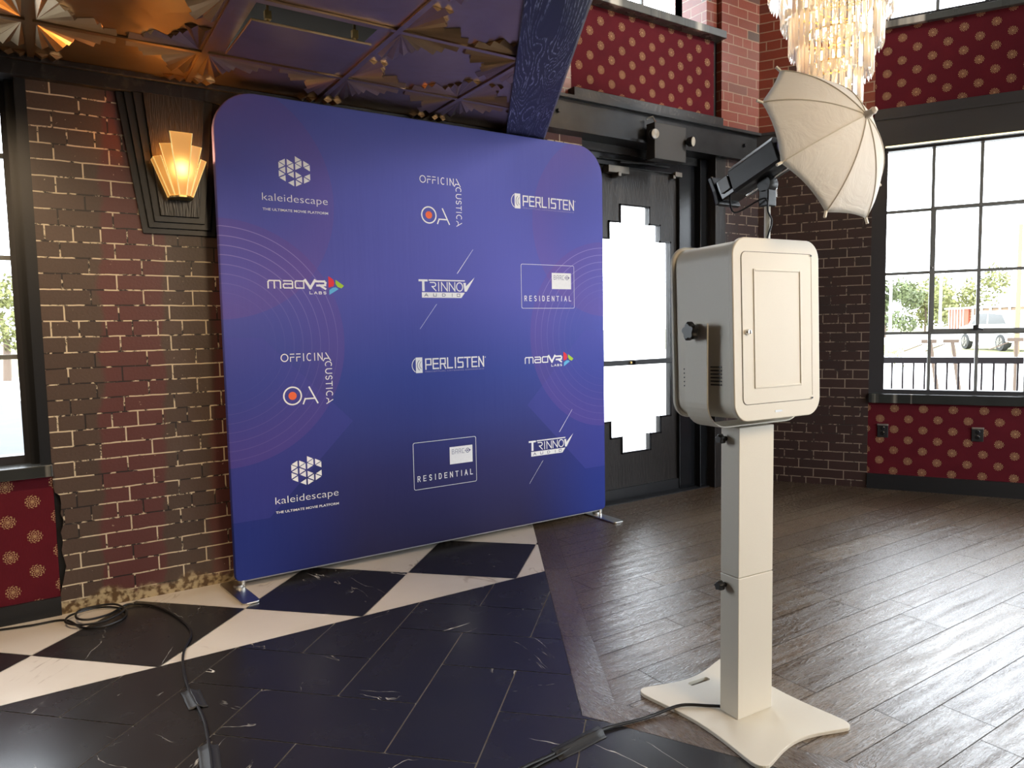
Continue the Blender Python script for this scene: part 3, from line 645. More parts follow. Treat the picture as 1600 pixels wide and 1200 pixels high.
# leaf with the hole: left and right halves
def leafhalf(sg, full):
    inner = [p for p in steps if (p[0]*sg > 0)]
    inner = sorted(inner, key=lambda p: 0)
    return inner
b = MB()
zb, zt = .045, 2.36
colsx = [-.425, -gx, -.245, -.14, .14, .245, gx, .425]
lows = [None, .575, .455, .338, .455, .575, None]; highs = [None, 1.866, 1.985, 2.107, 1.985, 1.866, None]
for k in range(7):
    xa, xb = colsx[k], colsx[k+1]
    if lows[k] is None: b.box(xa, xb, 0, .045, zb, zt)
    else: b.box(xa, xb, 0, .045, zb, lows[k]); b.box(xa, xb, 0, .045, highs[k], zt)
b.build('leaf', M_BLKV, dr)
b = MB()
for i in range(len(steps)):
    p, q = steps[i], steps[(i+1) % len(steps)]
    b.box(min(p[0], q[0])-.006, max(p[0], q[0])+.006, -.008, .0, min(p[1], q[1])-.006, max(p[1], q[1])+.006)
b.build('glazing_bead', M_BLKG, dr)
b = MB(); b.prism(steps, .02, .026, 'y'); o = b.build('glass', M_GLASS, dr)
b = MB(); b.box(-gx-.07, gx+.01, -.055, -.02, .975, 1.012); b.box(-.07, -.03, -.075, -.05, .978, 1.010); b.build('push_bar', M_STEEL, dr, bevel=.004)
b = MB(); b.lathe([(.009, 0), (.009, .012), (.005, .014)], (-.10, -.055, .993), (0, -1, 0), 12); b.build('keyhole', M_BRASS, dr)
b = MB(); b.box(-.36, -.30, -.01, -.004, 1.01, 1.09); b.build('notice', M_ALU, dr)
b = MB(); b.box(-.425, .425, -.02, .04, .0105, .085); b.build('door_sweep', M_BLACK, dr)
cl = empty('door_closer', (0, 0, 0)); cl.parent = dr
bpy.data.objects.remove(cl)
b = MB(); b.box(-.30, -.11, -.07, -.01, 2.305, 2.355); b.box(-.225, -.195, -.085, -.01, 2.28, 2.31); b.build('door_closer', M_WORN, dr, bevel=.004)
b = MB(); b.tube([(-.21, -.09, 2.375), (.05, -.14, 2.38), (.17, -.04, 2.42)], .007, 6); b.tube([(-.36, -.05, 2.40), (.30, -.05, 2.40)], .005, 6); b.build('closer_arm', M_STEEL, dr)
b = MB(); b.box(.36, .43, -.05, -.01, 2.34, 2.375); b.box(.345, .37, -.045, -.015, 2.325, 2.35); b.build('door_contact', M_WORN, dr, bevel=.003)
# surround
b = MB(); b.box(4.00, 4.17, YD-.03, YD+.045, 0, 2.49); b.box(4.17, 4.25, YD-.08, YD+.12, 0, 2.49); b.box(2.98, 4.0, YD-.03, YD+.12, 2.36, 2.49); b.box(2.98, 3.155, YD-.03, YD+.12, 0, 2.49)
struct(b.build('trim_9', M_BLKG, bevel=.004), 'glossy black frame round the door')
b = MB(); b.box(4.25, 4.362, YR-.005, YD+.12, 0, 2.493); struct(b.build('trim_10', M_BLKV, bevel=.004), 'black wood board right of the door')
b = MB(); b.box(3.0, 4.36, YD-.02, YD+.10, -.01, .010)
for k in range(5): b.box(3.0, 4.25, YD-.10+k*.018, YD-.094+k*.018, 0, .008)
struct(b.build('trim_11', M_BLACK), 'ribbed metal threshold of the door')
b = MB(); b.box(3.03, 4.25, YA+.04, YD+.1, 2.44, 2.493); struct(b.build('trim_12', M_BLKW), 'black soffit above the door')
portal((3.58, 3.93, 1.2), (0, -1, 0), .7, 1.75)
b = MB(); b.box(3.0, 4.5, YD+.11, YD+.2, 2.42, 2.75); b.box(2.9, 3.155, YD+.12, YD+.2, 0, 2.5); b.box(4.25, 4.5, YD+.12, YD+.2, 0, 2.5); struct(b.build('wall_back', M_DARKW))

# ------------------------------------------------------------------ emergency light on the beam
em = empty('emergency_light', (3.665, YR-.10, 2.50)); tag(em, 'square black emergency light unit with two round lamp heads over the door', 'emergency light')
b = MB(); b.box(-.15, .15, -.02, .06, -.12, .12); b.build('housing', M('charcoal_plastic', (.022, .020, .019), .55), em, bevel=.004)
for sx, zz in ((-.190, .028), (.150, .022)):
    d = Vector((.35 if sx > 0 else -.1, -1, -.1)).normalized()
    b = MB(); b.lathe([(.015, 0), (.030, .018), (.034, .04), (.034, .052)], (sx, -.02, zz), d, 20); h = b.build('lamp_head', M_BLACK, em, smooth=True)
    b = MB(); b.lathe([(.031, .0), (.031, .004), (.012, .008)], Vector((sx, -.02, zz))+d*.051, d, 20); b.build('lens', M('lamp_lens', (.45, .43, .38), .2), h, smooth=True)
b = MB(); b.tube([(-.12, .0, .12), (-.12, .03, .17), (-.16, .05, .15)], .007, 6); b.build('bracket', M_ALU, em)

# ------------------------------------------------------------------ sconce backing board and sconce
scx = .567
bb = MB()
def kite(b, xt, xb, zt, zb, y0, y1): b.prism([(scx-xb, zb), (scx+xb, zb), (scx+xt, zt), (scx-xt, zt)], y0, y1, 'y')
bk = empty('sconce_board', (0, 0, 0)); tag(bk, 'stepped black wood backing board tapering downwards behind the wall sconce', 'wall panel')
for i, (xt, xb, zb) in enumerate(((.238, .157, 1.726), (.205, .132, 1.752), (.170, .108, 1.779), (.131, .083, 1.806))):
    b = MB(); kite(b, xt, xb, 2.355, zb, -(i+1)*.014, -i*.014 if i else .0)
    b.build('board_step', M_BLKV if i == 3 else M_BLACK, bk, loc=(0, YA-.004, 0), bevel=.0015)
sc = empty('wall_sconce', (scx, YA-.062, 1.885)); tag(sc, 'lit amber glass fan sconce with stepped art deco blades on the black board', 'wall lamp')
# blades: (bottom x centre, top x centre, half widths, top z, angle toward wall)
def blade(xb0, xb1, xt0, xt1, z1, yb0, yb1, yt0, yt1):
    """a quad blade of glass 4 mm thick, bottom at z=0"""
    b = MB(); v = [(xb0, yb0, .005), (xb1, yb1, .005), (xt1, yt1, z1), (xt0, yt0, z1)]
    b.add(v+[(x, y+.004, z) for x, y, z in v], [(0, 1, 2, 3), (7, 6, 5, 4), (0, 4, 5, 1), (1, 5, 6, 2), (2, 6, 7, 3), (3, 7, 4, 0)])
    o = b.build('glass_blade', M_SCG, sc)
    b = MB(); vv = [Vector(p)+Vector((0, -.002, 0)) for p in v]; b.tube(vv, .0022, 6, closed=True); b.build('glass_rim', M('cream_edge_glass', (.95, .80, .45), .4, emit=(1, .66, .2), es=.35), o)
blade(-.014, .014, -.047, .047, .278, -.100, -.100, -.128, -.128)
blade(-.033, -.015, -.088, -.043, .225, -.088, -.098, -.104, -.124); blade(.015, .033, .043, .088, .225, -.098, -.088, -.124, -.104)
blade(-.050, -.034, -.112, -.084, .172, -.060, -.086, -.066, -.100); blade(.034, .050, .084, .112, .172, -.086, -.060, -.100, -.066)
for sg in (-1, 1):
    blade(sg*.050, sg*.0505, sg*.112, sg*.1125, .17, -.058, -.004, -.064, -.004)
b = MB(); b.prism([(-.05, 0), (.05, 0), (.05, -.06), (.016, -.102), (-.016, -.102), (-.05, -.06)], -.004, .004); b.build('base_plate', M_BRASS, sc)
b = MB(); b.box(-.03, .03, -.012, .0, .0, .09); b.build('wall_plate', M_BRASS, sc)
b = MB(); b.lathe([(.006, 0), (.016, .02), (.018, .04), (.008, .062)], (0, -.05, .075), (0, 0, 1), 12); b.build('bulb', M('lit_bulb', (1, .9, .7), .4, emit=(1, .62, .25), es=14), sc, smooth=True)
light('sconce_glow', 'POINT', (scx, YA-.10, 2.06), 5.0, (1, .42, .10), .03)

# ------------------------------------------------------------------ outlets
def outlet(uu, label):
    e = empty('wall_outlet', C0+tB*uu+Vector((0, 0, .44)), RB); tag(e, label, 'outlet', 'black outlets under the right window')
    b = MB(); b.box(-.036, .036, -.010, -.0005, -.05, .05); b.build('cover_plate', M_OUTL, e, bevel=.003)
    b = MB(); b.box(-.037, .037, -.022, -.008, .040, .052); b.build('lid', M_ALU, e, bevel=.002)  # bright metal puts the light caught on the cover lid into its colour
    for zz in (-.02, .018):
        b = MB(); b.lathe([(.015, 0), (.015, .003), (.012, .004)], (0, -.0095, zz), (0, -1, 0), 16); b.box(-.007, -.004, -.0145, -.012, zz-.005, zz+.006); b.box(.004, .007, -.0145, -.012, zz-.005, zz+.006); b.build('socket', M_BLKG, e)
outlet(.900, 'black wall outlet nearest the brick pier under the right window'); outlet(1.496, 'black wall outlet at the right edge of the photo under the window')

# ------------------------------------------------------------------ backdrop
YF = 3.61
bd = empty('backdrop_stand', (1.9, 3.65, 0)); tag(bd, 'large purple-blue sponsor backdrop of stretch fabric with white logos', 'backdrop')
off = Vector((1.9, 3.65, 0))
def child(o): o.parent = bd; o.matrix_parent_inverse = Matrix.Translation(-off); return o
ol = rrect(.712, 3.082, .034, 2.400, (.03, .03, .20, .20), 12)
def inset(pts, d):
    c = Vector((1.897, 1.2)); out = []
    n = len(pts)
    for i in range(n):
        a, b_ = Vector(pts[i-1]), Vector(pts[(i+1) % n]); t = (b_-a).normalized(); nn = Vector((-t.y, t.x)); out.append(tuple(Vector(pts[i])+nn*d))
    return out
b = MB(); n = len(ol); rings = []
for (d, y) in ((.012, YF), (.004, YF+.003), (0, YF+.012), (0, YF+.030), (.004, YF+.038), (.012, YF+.042)):
    rings.append([(p[0], y, p[1]) for p in inset(ol, d)])
base = 0
for r in rings: b.v += r
for i in range(5):
    for k in range(n): b.f.append([i*n+k, i*n+(k+1) % n, (i+1)*n+(k+1) % n, (i+1)*n+k]); b.mi.append(0)
b.f.append(list(range(n))[::-1]); b.f.append([5*n+k for k in range(n)]); b.mi += [0, 0]
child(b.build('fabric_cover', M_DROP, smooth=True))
for x in (.745, 3.045):
    b = MB(); b.tube([(x, YF+.021, .006), (x, YF+.021, .30)], .017, 14); child(b.build('post', M_ALU, smooth=True))
for (x, yf, rz) in ((.715, 3.55, .10), (3.0, 3.565, .02)):
    b = MB(); b.prism([(p[0], p[1]) for p in rrect(-.042, .042, -.180, .180, .022)], 0, .009)
    b.lathe([(.026, .009), (.024, .02)], (.02, .07, 0), n=14)
    o = child(b.build('foot', M_ALU, bevel=.002)); o.location = (x, yf, .0005); o.rotation_euler = (0, 0, rz)
b = MB(); b.box(.76, 3.03, YF+.012, YF+.030, .028, .036); child(b.build('bottom_zip', M('grey_zip', (.3, .3, .32), .5)))

# ---- logos: flat prints 1 mm in front of the fabric
YP = YF-.0012
class PR:
    """collects flat shapes in the (x,z) plane of the backdrop"""
    def __init__(s): s.m = MB()
    def poly(s, pts, dy=0): s.m.add([(p[0], YP-dy, p[1]) for p in pts], [list(range(len(pts)))]); return s
    def line(s, pts, w, dy=0, cap=True):
        for p, q in zip(pts, pts[1:]):
            p, q = Vector(p), Vector(q)
            if (q-p).length < 1e-6: continue
            t = (q-p).normalized(); n_ = Vector((-t.y, t.x))*w/2; ex = t*w/2*(1 if cap else 0)
            s.poly([p+n_-ex, q+n_+ex, q-n_+ex, p-n_-ex], dy); dy += .000012
        return s
    def arc(s, c, rx, rz, a0, a1, w, n=24, dy=0):
        pts = [(c[0]+rx*math.cos(math.radians(a0+(a1-a0)*k/n)), c[1]+rz*math.sin(math.radians(a0+(a1-a0)*k/n))) for k in range(n+1)]
        return s.line(pts, w, dy, cap=False)
    def out(s, name, m, label=None):
        o = s.m.build(name, m, fix=False)
        for f in o.data.polygons: pass
        child(o)
        if label: o['label'] = label
        return o
def A_(cx, cz, rx, rz, a0, a1, n=10): return [(cx+rx*math.cos(math.radians(a0+(a1-a0)*k/n)), cz+rz*math.sin(math.radians(a0+(a1-a0)*k/n))) for k in range(n+1)]
GL = {  # stroke glyphs on a unit box
 'O': [A_(.5, .5, .5, .5, 0, 360, 24)], 'F': [[(.1, 0), (.1, .55), (.95, .55)], [(.1, .98), (.95, .98)]], 'I': [[(.5, 0), (.5, 1)]],
 'C': [A_(.55, .5, .5, .5, 60, 300, 16)], 'N': [[(.05, 0), (.05, 1), (.95, 0), (.95, 1)]], 'A': [[(.35, 1), (1, 0)], [(0, 0), (.2, .3), (.78, .3)]],
 'U': [[(.08, 1), (.08, .4)]+A_(.5, .4, .42, .4, 180, 360, 10)+[(.92, 1)]], 'S': [A_(.5, .75, .38, .25, 30, 270, 10)+A_(.5, .25, .38, .25, 90, -150, 10)],
 'T': [[(0, .98), (1, .98)], [(.5, .98), (.5, 0)]], 'R': [[(.1, .98), (.6, .98)]+A_(.6, .74, .34, .24, 90, -90, 8)+[(.35, .5), (.95, 0)]],
 'V': [[(0, 1), (.5, 0), (1, 1)]], 'L': [[(.08, 1), (.08, .02), (.9, .02)]], 'E': [[(.95, .98), (.08, .98), (.08, .02), (.95, .02)], [(.08, .5), (.85, .5)]],
 'P': [[(.08, 0), (.08, .98), (.95, .98), (.95, .42), (.08, .42)]], 'D': [[(.08, .02), (.08, .98), (.55, .98)]+A_(.5, .5, .42, .48, 90, -90, 10)+[(.08, .02)]],
 'B': [[(.08, .02), (.08, .98), (.75, .98), (.85, .8), (.75, .52), (.08, .52)], [(.75, .52), (.95, .3), (.85, .02), (.08, .02)]],
 'm': [[(.03, 0), (.03, .8), (.12, .97), (.90, .97), (.97, .8), (.97, 0)], [(.5, .97), (.5, 0)]], 'a': [[(.1, .97), (.85, .97), (.95, .82), (.95, .02), (.15, .02), (.05, .15), (.05, .45), (.15, .56), (.95, .56)]],
 'd': [[(.95, 1.0), (.95, .02), (.15, .02), (.05, .15), (.05, .82), (.15, .97), (.95, .97)]]}
ANG = {**GL, 'S': [[(.95, .98), (.15, .98), (.08, .9), (.08, .6), (.15, .53), (.85, .53), (.92, .45), (.92, .1), (.85, .02), (.05, .02)]],
 'R': [[(.08, 0), (.08, .98), (.9, .98), (.9, .45), (.2, .45)], [(.62, .45), (.95, 0)]], 'A': [[(.08, 0), (.08, .8), (.25, .98), (.92, .98), (.92, 0)], [(.08, .42), (.92, .42)]],
 'O': [[(.08, .02), (.08, .98), (.92, .98), (.92, .02), (.08, .02)]], 'U': [[(.08, 1), (.08, .02), (.92, .02), (.92, 1)]], 'N': [[(.08, 0), (.08, .98), (.92, .02), (.92, 1)]], 'C': [[(.95, .98), (.25, .98), (.08, .8), (.08, .02), (.95, .02)]]}
PLN = {**GL, 'A': [[(0, 0), (.5, 1), (1, 0)], [(.2, .35), (.8, .35)]], 'F': [[(.1, 0), (.1, .98), (.95, .98)], [(.1, .5), (.8, .5)]], 'R': [[(.1, 0), (.1, .98), (.6, .98)]+A_(.6, .74, .3, .24, 90, -90, 8)+[(.1, .5)], [(.5, .5), (.95, 0)]], 'S': GL['S']}
def word(pr, txt, x0, x1, z0, z1, w, gap=.35, font=GL, widths={}, rot=False, xf=None):
    n = len(txt); ws = [widths.get(c, .35 if c == 'I' else 1) for c in txt]; tot = sum(ws)+gap*(n-1); ux = ((x1-x0) if not rot else (z0-z1)*-1)/tot; x = 0
    for ch, cw in zip(txt, ws):
        for k, pl in enumerate(font[ch]):
            if not rot: pts = [(x0+(x+(px if cw != .35 else .175+(px-.5)*.0)*(cw if cw != .35 else 1))*ux, z0+pz*(z1-z0)) for px, pz in pl]
            else: pts = [(x0+pz*(x1-x0), z1-(x+(px*cw if cw != .35 else .175))*ux) for px, pz in pl]
            pr.line(pts, w, dy=.0001*k)
        x += cw+gap
def text(txt, x0, x1, z0, z1, name, m, bold=0):
    cu = bpy.data.curves.new(name, 'FONT'); cu.body = txt; cu.size = 1; cu.offset = bold; cu.resolution_u = 3
    t = bpy.data.objects.new(name, cu); COL.objects.link(t); dg = bpy.context.evaluated_depsgraph_get(); dg.update()
    me = bpy.data.meshes.new_from_object(t.evaluated_get(dg)); bpy.data.objects.remove(t)
    xs = [v.co.x for v in me.vertices]; ys = [v.co.y for v in me.vertices]; ax_, bx_, ay, by = min(xs), max(xs), min(ys), max(ys)
    for v in me.vertices: v.co = Vector((x0+(v.co.x-ax_)/(bx_-ax_)*(x1-x0), YP, z0+(v.co.y-ay)/(by-ay)*(z1-z0)))
    me.materials.clear(); me.materials.append(m); o = bpy.data.objects.new(name, me); COL.objects.link(o); return child(o)
# kaleidescape hexagon triangles on a triangular lattice (read from the emblem)
def logo_kal(cx, cz):
    """cx centre of the word, cz baseline of the word"""
    s = .0385; p = PR(); h = s*.966; hx, hz = cx, cz+.150
    # columns of width h; triangles point left ('<') or right ('>') ; (column index from left, centre z in units of s/2)
    tri = []
    cols = {-2: [('<', 3), ('>', 2), ('<', 1), ('>', 0), ('<', -1), ('>', -99)], }
    rows = [(-2, '<', 2.0), (-2, '>', 1.2), (-2, '<', .3), (-2, '>', -.6), (-2, '<', -1.5),
            (-1, '>', 2.0), (-1, '<', 1.2), (-1, '>', .3), (-1, '<', -.6), (-1, '<', -2.4),
            (0, '>', 2.8), (0, '<', 2.0), (0, '>', 1.2), (0, '>', -.6), (0, '<', -1.5), (0, '>', -2.4),
            (1, '>', 2.0), (1, '<', 1.2), (1, '<', -.75), (1, '>', -1.6)]
    for c, d, zc_ in rows:
        x0 = hx+c*h*1.10+.002; x1 = x0+h; zz = hz+zc_*s*.585
        zz += 0; q = .80; cx_ = (x0+(x1-x0)/3) if d == '>' else (x1-(x1-x0)/3); sh_ = lambda P: [(cx_+(a-cx_)*q, zz+(c_-zz)*q) for a, c_ in P]
        if d == '>': p.poly(sh_([(x0, zz+s*.5), (x1, zz), (x0, zz-s*.5)][::-1]))
        else: p.poly(sh_([(x1, zz+s*.5), (x0, zz), (x1, zz-s*.5)]))
    p.out('emblem', M_PRINT, 'white hexagon of triangles')
    text('kaleidescape', cx-.163, cx+.163, cz-.010, cz+.037, 'lettering', M_PRINT, -.012)
    text('THE ULTIMATE MOVIE PLATFORM', cx-.163, cx+.163, cz-.047, cz-.0345, 'tagline', M_PRINT, .01)
logo_kal(1.085, 1.896); logo_kal(1.083, .392)
def logo_oa(x0, z1, sc=1.0):
    p = PR(); word(p, 'OFFICIN', x0, x0+.210, z1-.036, z1, .0043, .30, widths={'F': .62, 'C': .72, 'N': .72})
    p.line([(x0+.228, z1), (x0+.252, z1-.040)], .005); p.line([(x0+.214, z1-.040), (x0+.222, z1-.028), (x0+.243, z1-.028)], .005, .0001)
    word(p, 'CUSTICA', x0+.2235, x0+.256, z1-.262, z1-.044, .0043, .30, widths={'T': .8, 'S': .8}, rot=True)
    p.out('lettering', M_PRINT)
    q = PR(); c = (x0+.049, z1-.211); q.arc(c, .044, .044, 0, 360, .0075, 40); q.line([(x0+.135, z1-.172), (x0+.176, z1-.254)], .0075); q.line([(x0+.102, z1-.254), (x0+.112, z1-.230), (x0+.162, z1-.230)], .0075, .0001); q.out('emblem', M_PRINT, 'white ring and letter A')
    r = PR(); r.poly(A_(c[0], c[1], .0205, .0205, 0, 359, 28)); r.out('orange_dot', M_ORG, 'orange dot')
logo_oa(1.772, 2.099); logo_oa(.979, 1.145)
def logo_perl(x0, z0, k=1.0):
    """x0 left of the arc, z0 bottom of the lettering"""
    X = lambda v: x0+v*k; Z = lambda v: z0+v*k
    p = PR(); p.poly([(X(.025), Z(-.018)), (X(.066), Z(-.018)), (X(.066), Z(.070)), (X(.025), Z(.070))]); p.arc((X(.050), Z(.026)), .048*k, .046*k, 125, 235, .004, 14); p.out('emblem', M_PRINT, 'white speaker emblem')
    q = PR(); q.arc((X(.066), Z(.026)), .032*k, .034*k, 125, 235, .003, 12, .0004); q.arc((X(.074), Z(.026)), .026*k, .026*k, 125, 235, .0025, 12, .0006); q.out('emblem_arcs', M_INK, 'navy arcs')
    r = PR(); word(r, 'PERLISTEN', X(.084), X(.472), Z(.002), Z(.060), .0078, .24, ANG); r.out('lettering', M_PRINT)
    text('PERCEPTUAL LISTENING EXPERIENCE', X(.083), X(.472), Z(-.0165), Z(-.009), 'tagline', M('pale_lilac_print', (.35, .33, .62), .7)); text('®', X(.478), X(.486), Z(.052), Z(.060), 'mark', M_PRINT)
logo_perl(2.368, 1.986, 1.0); logo_perl(1.690, 1.032, .985)
def logo_mad(x0, z0, k=1.0):
    X = lambda v: x0+v*k; Z = lambda v: z0+v*k
    p = PR(); word(p, 'm', X(0), X(.064), Z(.003), Z(.040), .0065, font=GL); word(p, 'a', X(.074), X(.124), Z(.003), Z(.040), .0065); word(p, 'd', X(.133), X(.180), Z(.003), Z(.040), .0065)
    p.line([(X(.186), Z(.043)), (X(.211), Z(.005)), (X(.235), Z(.043))], .0125*k, .0001); p.line([(X(.238), Z(.039)), (X(.284), Z(.039)), (X(.290), Z(.032)), (X(.288), Z(.020)), (X(.247), Z(.018)), (X(.262), Z(.018)), (X(.288), Z(.002))], .0105*k, .0001)
    p.out('lettering', M_PRINT)
    q = PR(); word(q, 'LABS', X(.206), X(.293), Z(-.025), Z(-.013), .003, .5, PLN); q.out('lettering', M_PRINT)
    for nm, m, c in (('red', M_PR, [(.306, .066), (.318, .060), (.333, .048), (.337, .032), (.332, .016), (.306, .008)]), ('green', M_PG, [(.344, .049), (.388, .019), (.374, .005), (.355, .012), (.343, .028)]), ('blue', M_PB, [(.308, -.029), (.358, .001), (.345, .010), (.328, .008), (.309, -.004)])):
        r = PR(); r.poly([(X(a_), Z(b_)) for a_, b_ in c][::-1]); r.out('emblem_segment', m, nm+' segment of the emblem')
logo_mad(.930, 1.471); logo_mad(2.447, 1.035, .965)
def logo_tri(x0, z0, k=1.0):
    """x0,z0: left and baseline of the letter T"""
    X = lambda v: x0+v*k; Z = lambda v: z0+v*k
    p = PR(); p.poly([(X(0), Z(.054)), (X(.056), Z(.054)), (X(.056), Z(.065)), (X(0), Z(.065))]); p.poly([(X(.021), Z(.0)), (X(.036), Z(0)), (X(.036), Z(.055)), (X(.021), Z(.055))], .0001)
    p.poly([(X(.062), Z(.058)), (X(.293), Z(.058)), (X(.293), Z(.065)), (X(.062), Z(.065))])
    p.poly([(X(.283), Z(.05)), (X(.290), Z(0)), (X(.303), Z(0)), (X(.359), Z(.083)), (X(.299), Z(.030)), (X(.300), Z(.05))][::1], .0002)
    word(p, 'RINNO', X(.068), X(.278), Z(.003), Z(.050), .0055, .22); p.out('lettering', M_PRINT)
    q = PR(); q.poly([(X(.018), Z(-.036)), (X(.268), Z(-.036)), (X(.292), Z(-.006)), (X(.018), Z(-.006))]); q.out('lettering_band', M_PRINT, 'white band carrying the word audio')
    for c_, xl in zip('AUDIO', (.034, .088, .144, .203, .238)):
        r = PR(); word(r, c_, X(xl), X(xl+(.022 if c_ != 'I' else .010)), Z(-.028), Z(-.013), .0028, 1.9, {**ANG, 'A': PLN['A'], 'D': PLN['D']})
        r.m.v = [(a_, b_-.0006, z_) for a_, b_, z_ in r.m.v]; r.out('letter', M_INK, 'navy letter')
    t = PR(); t2 = PR(); t.poly([(X(.242), Z(.102)), (X(.247), Z(.102)), (X(.354), Z(.243)), (X(.352), Z(.243))]); t2.poly([(X(.107), Z(-.072)), (X(.111), Z(-.070)), (X(.001), Z(-.210)), (X(0), Z(-.209))][::-1]); t.out('slash', M_PRINT, 'thin white diagonal line'); t2.out('slash', M_PRINT, 'thin white diagonal line')
logo_tri(1.746, 1.468); logo_tri(2.464, .492, .97)
def logo_bar(x0, z0):
    p = PR(); fr = rrect(x0, x0+.404, z0, z0+.266, .010, 4); p.line(fr+[fr[0]], .0026); p.out('border_line', M_PRINT, 'thin white rectangle')
    q = PR(); q.poly([(x0+.229, z0+.119), (x0+.380, z0+.119), (x0+.380, z0+.219), (x0+.229, z0+.219)]); q.out('name_box', M_PRINT, 'white box')
    r = PR(); word(r, 'BARC', x0+.243, x0+.325, z0+.178, z0+.204, .0019, .40, ANG); c = (x0+.347, z0+.190); r.arc(c, .011, .0125, 0, 360, .003, 20); r.poly(A_(c[0], c[1], .0045, .0045, 0, 340, 12)); r.poly([(c[0]+.012, c[1]-.007), (c[0]+.021, c[1]), (c[0]+.012, c[1]+.007)])
    r.line([(c[0]-.018, c[1]), (c[0]-.011, c[1])], .003)
    for i_ in range(len(r.m.v)): v_ = r.m.v[i_]; r.m.v[i_] = (v_[0], v_[1]-.0006, v_[2])
    r.out('lettering', M_INK, 'navy lettering')
    s_ = PR(); word(s_, 'RESIDENTIAL', x0+.022, x0+.379, z0+.045, z0+.075, .0042, 1.15, PLN, {'I': .35}); s_.out('lettering', M_PRINT)
logo_bar(2.430, 1.373); logo_bar(1.683, .358)

# ------------------------------------------------------------------ photo booth
BX, BY, BR = 1.829, 1.458, math.radians(-4)
bt = empty('photo_booth', (BX, BY, 0), BR); tag(bt, 'cream metal photo booth on a square column and star-shaped base plate', 'photo booth')
# base plate: four concave sides
def plate():
    cs = [(-.205, -.246), (.207, -.238), (.213, .297), (-.226, .275)]; out = []
    for i in range(4):
        p, q = Vector(cs[i]), Vector(cs[(i+1) % 4]); prv = Vector(cs[i-1]); m1 = (p+q)/2; cen = Vector((0, .02))
        inn = m1+(cen-m1).normalized()*(.062 if i % 2 else .075)
        # rounded tip at p
        a = prv+(p-prv)*.93; b_ = p+(q-p)*.07
        # concave side from p to q
        m0 = (prv+p)/2
        for k in range(1, 5):
            t = k/5; out.append(tuple((a*(1-t)**2+p*2*t*(1-t)+b_*t*t)))
        for k in range(0, 15):
            t = k/14; s = p+(q-p)*(.07+.86*t); dd = (cen-m1).normalized()*(.040 if i % 2 == 0 else .026)*math.sin(PI*t)**1.2; out.append(tuple(s+dd))
    return out
pl = plate(); n = len(pl); b = MB()
b.prism(pl, .0, .012)
pl_o = b.build('base_plate', M_WHITE, bt, bevel=.002)
bo_ = pl_o
slot = MB(); slot.prism(rrect(-.048, .042, .198, .222, .010, 5), -.01, .03); so = slot.build('slot_cutter', M_KNOB, bt)
md = pl_o.modifiers.new('slot', 'BOOLEAN'); md.object = so; md.operation = 'DIFFERENCE'; md.solver = 'EXACT'
# bake the slot into the plate and drop the cutter
dg = bpy.context.evaluated_depsgraph_get(); dg.update(); me = bpy.data.meshes.new_from_object(pl_o.evaluated_get(dg)); pl_o.modifiers.clear(); pl_o.data = me; bpy.data.objects.remove(so)
b = MB(); b.box(-.076, .076, -.036, .040, .012, .465); b.build('lower_column', M_WHITE, bt, bevel=.002)
b = MB(); b.box(-.0755, .0755, -.0355, .0395, .467, .935); b.build('upper_column', M_WHITE, bt, bevel=.002)
def knob(parent, c, ax, R_=.022, name='knob'):
    b = MB(); ax = Vector(ax).normalized(); x = ax.orthogonal().normalized(); y = ax.cross(x); c = Vector(c); b.lathe([(.008, 0), (.008, .012)], c, ax, 10)
    nn = 35; base = len(b.v)
    prof = [(.75, .010), (1, .014), (1, .028), (.8, .034)]
    for (s, h) in prof:
        for k in range(nn):
            a = 2*PI*k/nn; r = R_*s*(1+.13*math.cos(7*a)) if False else R_*s*(1+.14*math.cos(5*a)); b.v.append(tuple(c+ax*h+(x*math.cos(a)+y*math.sin(a))*r))
    for i in range(3):
        for k in range(nn): b.f.append([base+i*nn+k, base+i*nn+(k+1) % nn, base+(i+1)*nn+(k+1) % nn, base+(i+1)*nn+k]); b.mi.append(0)
    b.f.append([base+k for k in range(nn)][::-1]); b.f.append([base+3*nn+k for k in range(nn)]); b.mi += [0, 0]
    return b.build(name, M_KNOB, parent, smooth=True)
knob(bt, (-.0755, .02, .897), (-1, 0, 0), .014, 'clamp_knob'); knob(bt, (-.076, .02, .432), (-1, 0, 0), .014, 'clamp_knob')
# yoke: strip bent under the box
path = [(-.205, 1.255)]+[(-.205, .945+.075)]
for k in range(9): a = math.radians(180+90*k/8); path.append((-.205+.078+.078*math.cos(a), .940+.078+.078*math.sin(a)))
for k in range(9): a = math.radians(270+90*k/8); path.append((.215-.078+.078*math.cos(a), .940+.078+.078*math.sin(a)))
path += [(.215, 1.255)]
b = MB(); t_ = .005; n = len(path)
def nrm(i):
    a, c = Vector(path[max(0, i-1)]), Vector(path[min(n-1, i+1)]); t = (c-a).normalized(); return Vector((-t.y, t.x))
y0, y1 = -.032, .062
for i in range(n):
    p = Vector(path[i]); q = p+nrm(i)*t_; z_ = p.y; b.v += [(p.x, y0, p.y), (p.x, y1, p.y), (q.x, y1, q.y), (q.x, y0, q.y)]
for i in range(n-1):
    for k in range(4): b.f.append([i*4+k, i*4+(k+1) % 4, (i+1)*4+(k+1) % 4, (i+1)*4+k]); b.mi.append(0)
b.f += [[0, 1, 2, 3], [(n-1)*4+k for k in (3, 2, 1, 0)]]; b.mi += [0, 0]
yk = b.build('yoke', M_WHITE, bt, bevel=.0012)
knob(bt, (-.205, .015, 1.232), (-1, 0, 0), .026); knob(bt, (.215, .015, 1.232), (1, 0, 0), .026)
